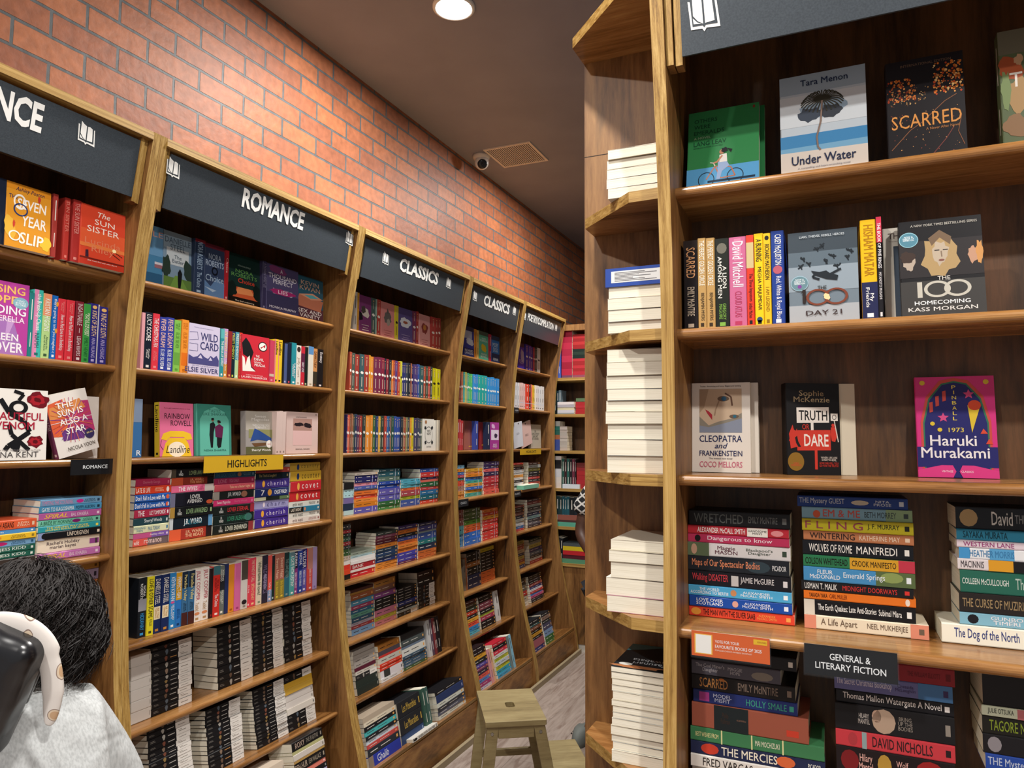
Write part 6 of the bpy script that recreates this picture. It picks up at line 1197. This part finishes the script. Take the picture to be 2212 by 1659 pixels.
# side frames at the two ends (x = +-.17): each a back leg and a front leg, spreading below
for sx in (-1, 1):
    leg((sx * .172, -.098, .478), (sx * .185, -.15, 0), .022, .05)
    leg((sx * .172, .102, .478), (sx * .185, .20, 0), .022, .05)
    m = MB(); m.box((sx * .172 - .01, -.075, .425), (sx * .172 + .01, .08, .476), WSTOOL); m.build('seat_rail', e, bevel=.002)
    m = MB()
    for y in (-.102, .108): x = sx * .1835; m.cyl((x, y, .447), (x + sx * .0035, y, .447), .0075, .0065, STEEL)
    m.build('screw', e)
    m = MB(); m.box((sx * .182 - .009, -.12, .20), (sx * .182 + .009, .30, .232), WSTOOL); m.build('step_rail', e, bevel=.002)
    leg((sx * .184, .275, .205), (sx * .19, .33, 0), .022, .04)
m = MB(); m.box((-.165, -.112, .425), (.165, -.094, .476), WSTOOL); m.build('seat_rail', e, bevel=.002)
slab(-.195, .195, .155, .35, .232, .252, name='step')
m = MB(); m.box((-.175, -.135, .05), (.175, -.117, .075), WSTOOL); m.build('stretcher', e, bevel=.002)

# ------------------------------------------------------------------ people
def skinned(name, pts, edges, mat, parent=None, sub=2, root=0):
    me = bpy.data.meshes.new(name); me.from_pydata([p[:3] for p in pts], edges, []); me.materials.append(mat)
    o = bpy.data.objects.new(name, me); COL.objects.link(o)
    o.modifiers.new('skin', 'SKIN'); d = me.skin_vertices[0].data
    for i, p in enumerate(pts):
        d[i].radius = (p[3], p[4] if len(p) > 4 else p[3]); d[i].use_root = (i == root)
    s = o.modifiers.new('sub', 'SUBSURF'); s.levels = sub; s.render_levels = sub
    dg = bpy.context.evaluated_depsgraph_get(); me2 = bpy.data.meshes.new_from_object(o.evaluated_get(dg)); o.modifiers.clear(); o.data = me2
    me2.polygons.foreach_set('use_smooth', [True] * len(me2.polygons))
    if parent: o.parent = parent
    return o
def hand(pts, ed, wi, wr, dr, side):
    """adds a palm and five bent fingers to a skeleton from wrist index wi; dr direction, side thumb direction"""
    dr = Vector(dr).normalized(); side = Vector(side).normalized(); nr = dr.cross(side); w = Vector(wr)
    p = w + dr * .045; pts.append((*p, .03, .014)); pi = len(pts) - 1; ed.append((wi, pi))
    for k, (off_, ln) in enumerate(((.026, .075), (.009, .085), (-.009, .08), (-.026, .062))):
        b = p + dr * .03 + side * off_; pts.append((*b, .0095, .009)); bi = len(pts) - 1; ed.append((pi, bi)); last = bi; q = b; d2 = dr.copy()
        for s in range(3): d2 = (d2 + nr * .32).normalized(); q = q + d2 * ln / 3; pts.append((*q, .0088 - s * .001, .008)); ed.append((last, len(pts) - 1)); last = len(pts) - 1
    b = w + dr * .03 + side * .034; pts.append((*b, .011)); bi = len(pts) - 1; ed.append((pi, bi)); q = b + (dr + side * .8).normalized() * .03; pts.append((*q, .0098)); ed.append((bi, bi + 1)); q = q + (dr + nr * .3).normalized() * .025; pts.append((*q, .0088)); ed.append((bi + 1, bi + 2))
SKIN1 = plain_noise('skin', '9c6f54', 'a87c60', 30, .5); SKIN2 = plain_noise('skin_dark', '4a2f24', '573829', 30, .5)
TROUS = plain_noise('trousers', '23252c', '2b2d35', 60, .8)
def fabric(name, c1, c2):
    m, nt, b, N, L = new_mat(name); tc = N('ShaderNodeTexCoord'); mp = N('ShaderNodeMapping'); L(tc.outputs['Object'], mp.inputs[0]); mp.inputs['Scale'].default_value = (1, 1, .35); mp.inputs['Rotation'].default_value = (0, .5, 0)
    n = N('ShaderNodeTexNoise'); L(mp.outputs[0], n.inputs['Vector']); n.inputs['Scale'].default_value = 260; n.inputs['Detail'].default_value = 3
    cr = N('ShaderNodeValToRGB'); L(n.outputs[0], cr.inputs[0]); e_ = cr.color_ramp.elements; e_[0].position = .35; e_[0].color = lin(c1); e_[1].position = .6; e_[1].color = lin(c2); L(cr.outputs[0], b.inputs['Base Color']); b.inputs['Roughness'].default_value = .9
    n2 = N('ShaderNodeTexNoise'); L(tc.outputs['Object'], n2.inputs['Vector']); n2.inputs['Scale'].default_value = 7; n2.inputs['Distortion'].default_value = 1.2
    bp = N('ShaderNodeBump'); bp.inputs['Strength'].default_value = .5; bp.inputs['Distance'].default_value = .03; L(n2.outputs[0], bp.inputs['Height']); L(bp.outputs[0], b.inputs['Normal'])
    b.inputs['Specular IOR Level'].default_value = .15
    return m
SHIRT = fabric('heather_sweatshirt', 'b8bbbb', 'cdd0d0')
hx, hy, hz = -1.415, .872, 1.338
P = [(-1.285, .85, .84, .105, .115), (-1.30, .855, 1.0, .09, .10), (-1.325, .86, 1.10, .09, .10), (-1.36, .865, 1.20, .055, .06), (-1.38, .87, 1.27, .05), (-1.395, .872, 1.31, .075, .075), (hx, hy, hz + .015, .092, .085), (hx, hy, hz + .07, .06, .06),
     (-1.335, .95, 1.16, .042), (-1.29, 1.02, .96, .038), (-1.42, 1.0, .83, .03), (-1.335, .755, 1.16, .042), (-1.28, .70, .97, .04), (-1.40, .69, .85, .03),
     (-1.27, .95, .78, .09), (-1.29, .96, .45, .06), (-1.25, .965, .10, .04), (-1.37, .975, .035, .036), (-1.27, .77, .78, .09), (-1.28, .76, .45, .06), (-1.24, .75, .10, .04), (-1.36, .745, .035, .036),
     (hx - .09, hy, hz - .01, .014), (hx - .108, hy, hz - .025, .01)]
Ed = [(0, 1), (1, 2), (2, 3), (3, 4), (4, 5), (5, 6), (6, 7), (2, 8), (8, 9), (9, 10), (2, 11), (11, 12), (12, 13), (0, 14), (14, 15), (15, 16), (16, 17), (0, 18), (18, 19), (19, 20), (20, 21), (6, 22), (22, 23)]
hand(P, Ed, 10, P[10][:3], (-.8, -.1, -.5), (0, -1, .3)); hand(P, Ed, 13, P[13][:3], (-.8, .1, -.5), (0, 1, .3))
body = tag(skinned('person', P, Ed, SKIN1), 'dark-haired person in a grey-white sweatshirt at the lower left, seen from behind', 'person')
S = [(-1.285, .85, .78, .15, .155), (-1.30, .855, .98, .13, .15), (-1.325, .86, 1.10, .115, .135), (-1.36, .865, 1.205, .075, .085), (-1.375, .868, 1.25, .064, .064), (-1.385, .869, 1.275, .062, .062),
     (-1.335, .955, 1.165, .068), (-1.29, 1.02, .97, .062), (-1.41, .995, .84, .048), (-1.335, .75, 1.165, .07), (-1.28, .70, .97, .064), (-1.40, .70, .84, .048)]
sh = skinned('sweatshirt', S, [(0, 1), (1, 2), (2, 3), (3, 4), (4, 5), (2, 6), (6, 7), (7, 8), (2, 9), (9, 10), (10, 11)], SHIRT, body)
T_ = [(-1.27, .86, .86, .135, .155), (-1.27, .95, .78, .1), (-1.29, .96, .45, .072), (-1.25, .965, .12, .055), (-1.27, .77, .78, .1), (-1.28, .76, .45, .072), (-1.24, .75, .12, .055)]
skinned('trousers', T_, [(0, 1), (1, 2), (2, 3), (0, 4), (4, 5), (5, 6)], TROUS, body)
SHOE = ink('2a2a2e', .6)
for y in (.972, .748): m = MB(); [m.box((-1.41 + i * .01, y - .045, 0), (-1.2, y + .045, .03 + i * .012), SHOE) for i in range(3)]; m.build('shoe', body, bevel=.01)
# hair: an under-volume and many waving strands over it
m_, nt, b, N, L = new_mat('black_hair'); b.inputs['Base Color'].default_value = lin('1d1715'); b.inputs['Roughness'].default_value = .5; b.inputs['Specular IOR Level'].default_value = .25; HAIR = m_
rh = random.Random(3)
def hpos(th, ph, r=1.0):
    dp = math.atan2(math.sin(ph - 1.15), math.cos(ph - 1.15)); r *= 1 + .07 * math.exp(-((th - 1.85) / .35) ** 2 - (dp / .55) ** 2) + .035 * math.sin(4 * ph + 3 * th)   # th from the crown down, ph around; the hair is fuller at the nape
    z = math.cos(th); w = math.sin(th); low = max(0, -z)
    x = hx + .012 + (.108 + .03 * low) * w * math.cos(ph) * r; y = hy + .012 + (.11 + .03 * low) * w * math.sin(ph) * r
    return Vector((x, y, hz + .005 + (.112 if z > 0 else .125) * z * r))
m = MB(); nth, nph = 22, 36; vs = []; fs = []
face_gap = lambda ph: abs(math.atan2(math.sin(ph - math.pi), math.cos(ph - math.pi))) < .75
for i in range(nth + 1):
    for j in range(nph):
        th = math.radians(2 + i * 138 / nth); ph = 2 * math.pi * j / nph; th2 = min(th, 1.15) if face_gap(ph) else th
        vs.append(hpos(th2, ph, 1 + .05 * math.sin(5 * ph + 6 * th) * math.sin(th) + rh.uniform(-.015, .015)))
for i in range(nth):
    for j in range(nph): a = i * nph + j; c = i * nph + (j + 1) % nph; fs.append((a, c, c + nph, a + nph))
m.mesh(vs, fs, HAIR); hair = m.build('hair', body, smooth=True, fix=True)
hm = MB()
for i in range(4200):
    ph = rh.uniform(0, 2 * math.pi)
    if face_gap(ph) and rh.random() < .8: continue
    t0 = rh.uniform(.05, 1.9); ln = rh.uniform(.5, 1.1); a = rh.uniform(0, 6.28); fl = rh.uniform(1.0, 1.12); wv = rh.uniform(.05, .16); tw = rh.uniform(-.8, .8); n = 11; vs = []
    endk = rh.random() < .25
    for k in range(n):
        f = k / (n - 1); th = min(t0 + ln * f, 2.4); r = fl + .035 * math.sin(7 * f + a) + (.16 * f * f * f if endk and th > 1.9 else 0)
        q = hpos(th, ph + tw * f + wv * math.sin(7 * f + a), r); w = .00095 * (1.15 - .95 * f); vs += [q + Vector((w, 0, 0)), q + Vector((-.5 * w, .87 * w, 0)), q + Vector((-.5 * w, -.87 * w, w))]
    hm.mesh(vs, [(3 * k + c, 3 * k + (c + 1) % 3, 3 * k + 3 + (c + 1) % 3, 3 * k + 3 + c) for k in range(n - 1) for c in range(3)], HAIR)
hm.build('hair_strands', hair, fix=False)

# black leather bag on the shoulder and the scarf tied to it
def pd(x, y, d): return CAM + ray(x, y) * d
LEA, nt, b, N, L = new_mat('black_leather'); b.inputs['Base Color'].default_value = lin('141519'); b.inputs['Roughness'].default_value = .28; b.inputs['Coat Weight'].default_value = .3
tc = N('ShaderNodeTexCoord'); n = N('ShaderNodeTexNoise'); L(tc.outputs['Object'], n.inputs['Vector']); n.inputs['Scale'].default_value = 9; bp = N('ShaderNodeBump'); bp.inputs['Strength'].default_value = .6; bp.inputs['Distance'].default_value = .02; L(n.outputs[0], bp.inputs['Height']); L(bp.outputs[0], b.inputs['Normal'])
bc = pd(-72, 1442, 1.17); e1 = (pd(20, 1590, 1.17) - pd(98, 1410, 1.17)).normalized(); e2 = (pd(0, 1352, 1.17) - pd(98, 1410, 1.17)); e2 = (e2 - e1 * e2.dot(e1)).normalized(); e3 = e1.cross(e2)
bag = empty('leather_bag', axes(bc, e1, e2, e3), 'glossy black leather shoulder bag at the lower left edge', 'bag')
m = MB(); m.box((-.085, -.105, -.035), (.13, .105, .04), LEA); o = m.build('bag_body', bag, smooth=True); q = o.modifiers.new('b', 'BEVEL'); q.width = .028; q.segments = 6
m = MB(); m.box((-.078, -.098, .030), (.045, .098, .046), LEA); o = m.build('flap', bag, smooth=True); q = o.modifiers.new('b', 'BEVEL'); q.width = .0075; q.segments = 4
def sweep(mb, pts, ws, ts, mat, side, n=12):
    rings = []
    for i, p in enumerate(pts):
        t = (pts[min(i + 1, len(pts) - 1)] - pts[max(i - 1, 0)]).normalized(); a = t.cross(side).normalized(); b2 = t.cross(a).normalized()
        rings.append([p + a * math.cos(2 * math.pi * k / n) * ws[i] + b2 * math.sin(2 * math.pi * k / n) * ts[i] for k in range(n)])
    vs = [v for r in rings for v in r]; fs = [(i * n + k, i * n + (k + 1) % n, (i + 1) * n + (k + 1) % n, (i + 1) * n + k) for i in range(len(pts) - 1) for k in range(n)]
    mb.mesh(vs, fs + [tuple(reversed(range(n))), tuple(range((len(pts) - 1) * n, len(pts) * n))], mat)
m = MB(); BI = axes(bc, e1, e2, e3).inverted(); sweep(m, [Vector((-.05, .09, 0)), Vector((-.06, .15, -.01)), BI @ Vector((-1.34, .76, 1.235)), BI @ Vector((-1.39, .72, 1.2)), Vector((-.02, .13, -.02))], [.011] * 5, [.003] * 5, LEA, Vector((0, 0, 1))); m.build('strap', bag, smooth=True)
SCM, nt, b, N, L = new_mat('silk_scarf'); tc = N('ShaderNodeTexCoord'); n = N('ShaderNodeTexNoise'); L(tc.outputs['Object'], n.inputs['Vector']); n.inputs['Scale'].default_value = 16; n.inputs['Detail'].default_value = 0
cr = N('ShaderNodeValToRGB'); L(n.outputs[0], cr.inputs[0]); cr.color_ramp.interpolation = 'CONSTANT'; e_ = cr.color_ramp.elements; e_[0].position = 0; e_[0].color = lin('e6dfd8'); e_[1].position = .60; e_[1].color = lin('cba57e'); k = e_.new(.575); k.color = lin('8c7468'); k = e_.new(.583); k.color = lin('e0cbb0')
L(cr.outputs[0], b.inputs['Base Color']); b.inputs['Roughness'].default_value = .35; b.inputs['Sheen Weight'].default_value = .4
def bez(ps, n):
    r = []
    for i in range(len(ps) - 1):
        p0, p1, p2, p3 = ps[max(i - 1, 0)], ps[i], ps[i + 1], ps[min(i + 2, len(ps) - 1)]
        for k in range(n): t = k / n; r.append(.5 * ((2 * p1) + (p2 - p0) * t + (2 * p0 - 5 * p1 + 4 * p2 - p3) * t * t + (3 * p1 - p0 - 3 * p2 + p3) * t ** 3))
    return r + [ps[-1]]
m = MB(); c = bez([pd(-54, 1362, 1.185), pd(6, 1352, 1.185), pd(56, 1362, 1.185), pd(92, 1392, 1.185), pd(109, 1440, 1.185), pd(114, 1495, 1.185), pd(109, 1545, 1.185), pd(104, 1566, 1.185)], 5); k = len(c)
wd_ = [(.024 if i < k * .5 else .019) if i < k * .72 else .017 * max(.12, 1 - (i - k * .72) / (k * .28)) ** .6 for i in range(k)]
sweep(m, c, wd_, [w * .2 + .001 for w in wd_], SCM, -DV, 14); tag(m.build('scarf', None, smooth=True), 'white and tan silk scarf hanging beside the black bag', 'scarf')

# the person further down the aisle, mostly behind the end shelves
NETM, nt, b, N, L = new_mat('net_pattern_cloth'); tc = N('ShaderNodeTexCoord')
outs = []
for rz in (1, -1):
    mp = N('ShaderNodeMapping'); L(tc.outputs['Object'], mp.inputs[0]); mp.inputs['Rotation'].default_value = (0, rz * .95, 0); w = N('ShaderNodeTexWave'); L(mp.outputs[0], w.inputs['Vector']); w.inputs['Scale'].default_value = 8; w.wave_profile = 'SIN'
    g = N('ShaderNodeMath'); g.operation = 'GREATER_THAN'; L(w.outputs['Fac'], g.inputs[0]); g.inputs[1].default_value = .86; outs.append(g)
mx = N('ShaderNodeMath'); mx.operation = 'MAXIMUM'; L(outs[0].outputs[0], mx.inputs[0]); L(outs[1].outputs[0], mx.inputs[1]); mr = N('ShaderNodeMixRGB'); L(mx.outputs[0], mr.inputs[0]); mr.inputs[1].default_value = lin('17171b'); mr.inputs[2].default_value = lin('cfcdc8'); L(mr.outputs[0], b.inputs['Base Color']); b.inputs['Roughness'].default_value = .85
gx, gy = -1.16, 4.05
P = [(gx, gy, .88, .13, .11), (gx, gy, 1.08, .12, .10), (gx, gy, 1.28, .14, .10), (gx, gy, 1.42, .06, .06), (gx, gy, 1.48, .05), (gx, gy - .01, 1.56, .085), (gx, gy - .01, 1.63, .07),
     (gx - .165, gy, 1.40, .05), (gx - .215, gy - .02, 1.15, .042), (gx - .06, gy - .17, 1.0, .03), (gx + .165, gy, 1.40, .05), (gx + .2, gy - .02, 1.15, .042), (gx + .16, gy - .15, 1.0, .03),
     (gx - .1, gy, .82, .09), (gx - .11, gy, .46, .06), (gx - .13, gy, .10, .042), (gx - .15, gy - .12, .05, .036), (gx + .1, gy, .82, .09), (gx + .12, gy, .46, .06), (gx + .13, gy, .10, .042), (gx + .14, gy - .12, .05, .036), (gx, gy - .09, 1.55, .014), (gx, gy - .108, 1.54, .01)]
Ed = [(0, 1), (1, 2), (2, 3), (3, 4), (4, 5), (5, 6), (2, 7), (7, 8), (8, 9), (2, 10), (10, 11), (11, 12), (0, 13), (13, 14), (14, 15), (15, 16), (0, 17), (17, 18), (18, 19), (19, 20), (5, 21), (21, 22)]
hand(P, Ed, 9, P[9][:3], (.5, -.8, .1), (0, 0, 1)); hand(P, Ed, 12, P[12][:3], (-.5, -.8, .1), (0, 0, 1))
b2 = tag(skinned('person', P, Ed, SKIN2), 'person in black net-patterned clothing, mostly hidden behind the end shelves', 'person')
S = [(gx + .03, gy, .78, .14, .12), (gx, gy, 1.08, .14, .12), (gx, gy, 1.28, .155, .115), (gx, gy, 1.40, .075, .07), (gx - .16, gy, 1.395, .066), (gx - .185, gy, 1.32, .072), (gx - .215, gy - .01, 1.25, .08), (gx + .16, gy, 1.395, .066), (gx + .19, gy, 1.26, .08)]
skinned('net_top', S, [(0, 1), (1, 2), (2, 3), (2, 4), (4, 5), (5, 6), (2, 7), (7, 8)], NETM, b2)
skinned('trousers', [(gx, gy, .86, .14, .12), (gx - .1, gy, .80, .1), (gx - .11, gy, .46, .07), (gx - .125, gy, .14, .055), (gx + .1, gy, .80, .1), (gx + .12, gy, .46, .075), (gx + .13, gy, .14, .06)], [(0, 1), (1, 2), (2, 3), (0, 4), (4, 5), (5, 6)], TROUS, b2)
m = MB(); vs = []; fs = []
for i in range(9):
    for j in range(16): th = math.radians(i * 100 / 8); ph = 2 * math.pi * j / 16; vs.append((gx + .1 * math.sin(th) * math.cos(ph), gy + .012 + .105 * math.sin(th) * math.sin(ph), 1.585 + .105 * math.cos(th)))
for i in range(8):
    for j in range(16): a = i * 16 + j; c = i * 16 + (j + 1) % 16; fs.append((a, c, c + 16, a + 16))
m.mesh(vs, fs, HAIR); m.build('hair', b2, smooth=True)
CLOG = ink('6b706c', .6)
for x in (gx - .185, gx + .14):
    m = MB(); vs = []; fs = []; n = 20; prof = [(.0, 1.0), (.025, 1.03), (.05, .98), (.075, .85), (.088, .6), (.09, .1)]
    for z, r in prof:
        for k in range(n):
            a = 2 * math.pi * k / n; vs.append((x + .05 * r * math.cos(a) * (1.0 if math.sin(a) < 0 else .85), gy - .06 + .135 * r * math.sin(a), z * (1 if math.sin(a) < .3 else .8)))
    for i in range(len(prof) - 1):
        for k in range(n): fs.append((i * n + k, i * n + (k + 1) % n, (i + 1) * n + (k + 1) % n, (i + 1) * n + k))
    fs.append(tuple(reversed(range(n)))); fs.append(tuple(range((len(prof) - 1) * n, len(prof) * n))); m.mesh(vs, fs, CLOG)
    for k in range(4):
        y = gy - .15 + .03 * k; m.cyl((x - .036, y, .06), (x - .0415, y, .064), .005, .005, ink('151515'), 8)
    m.build('clog', b2, smooth=True)
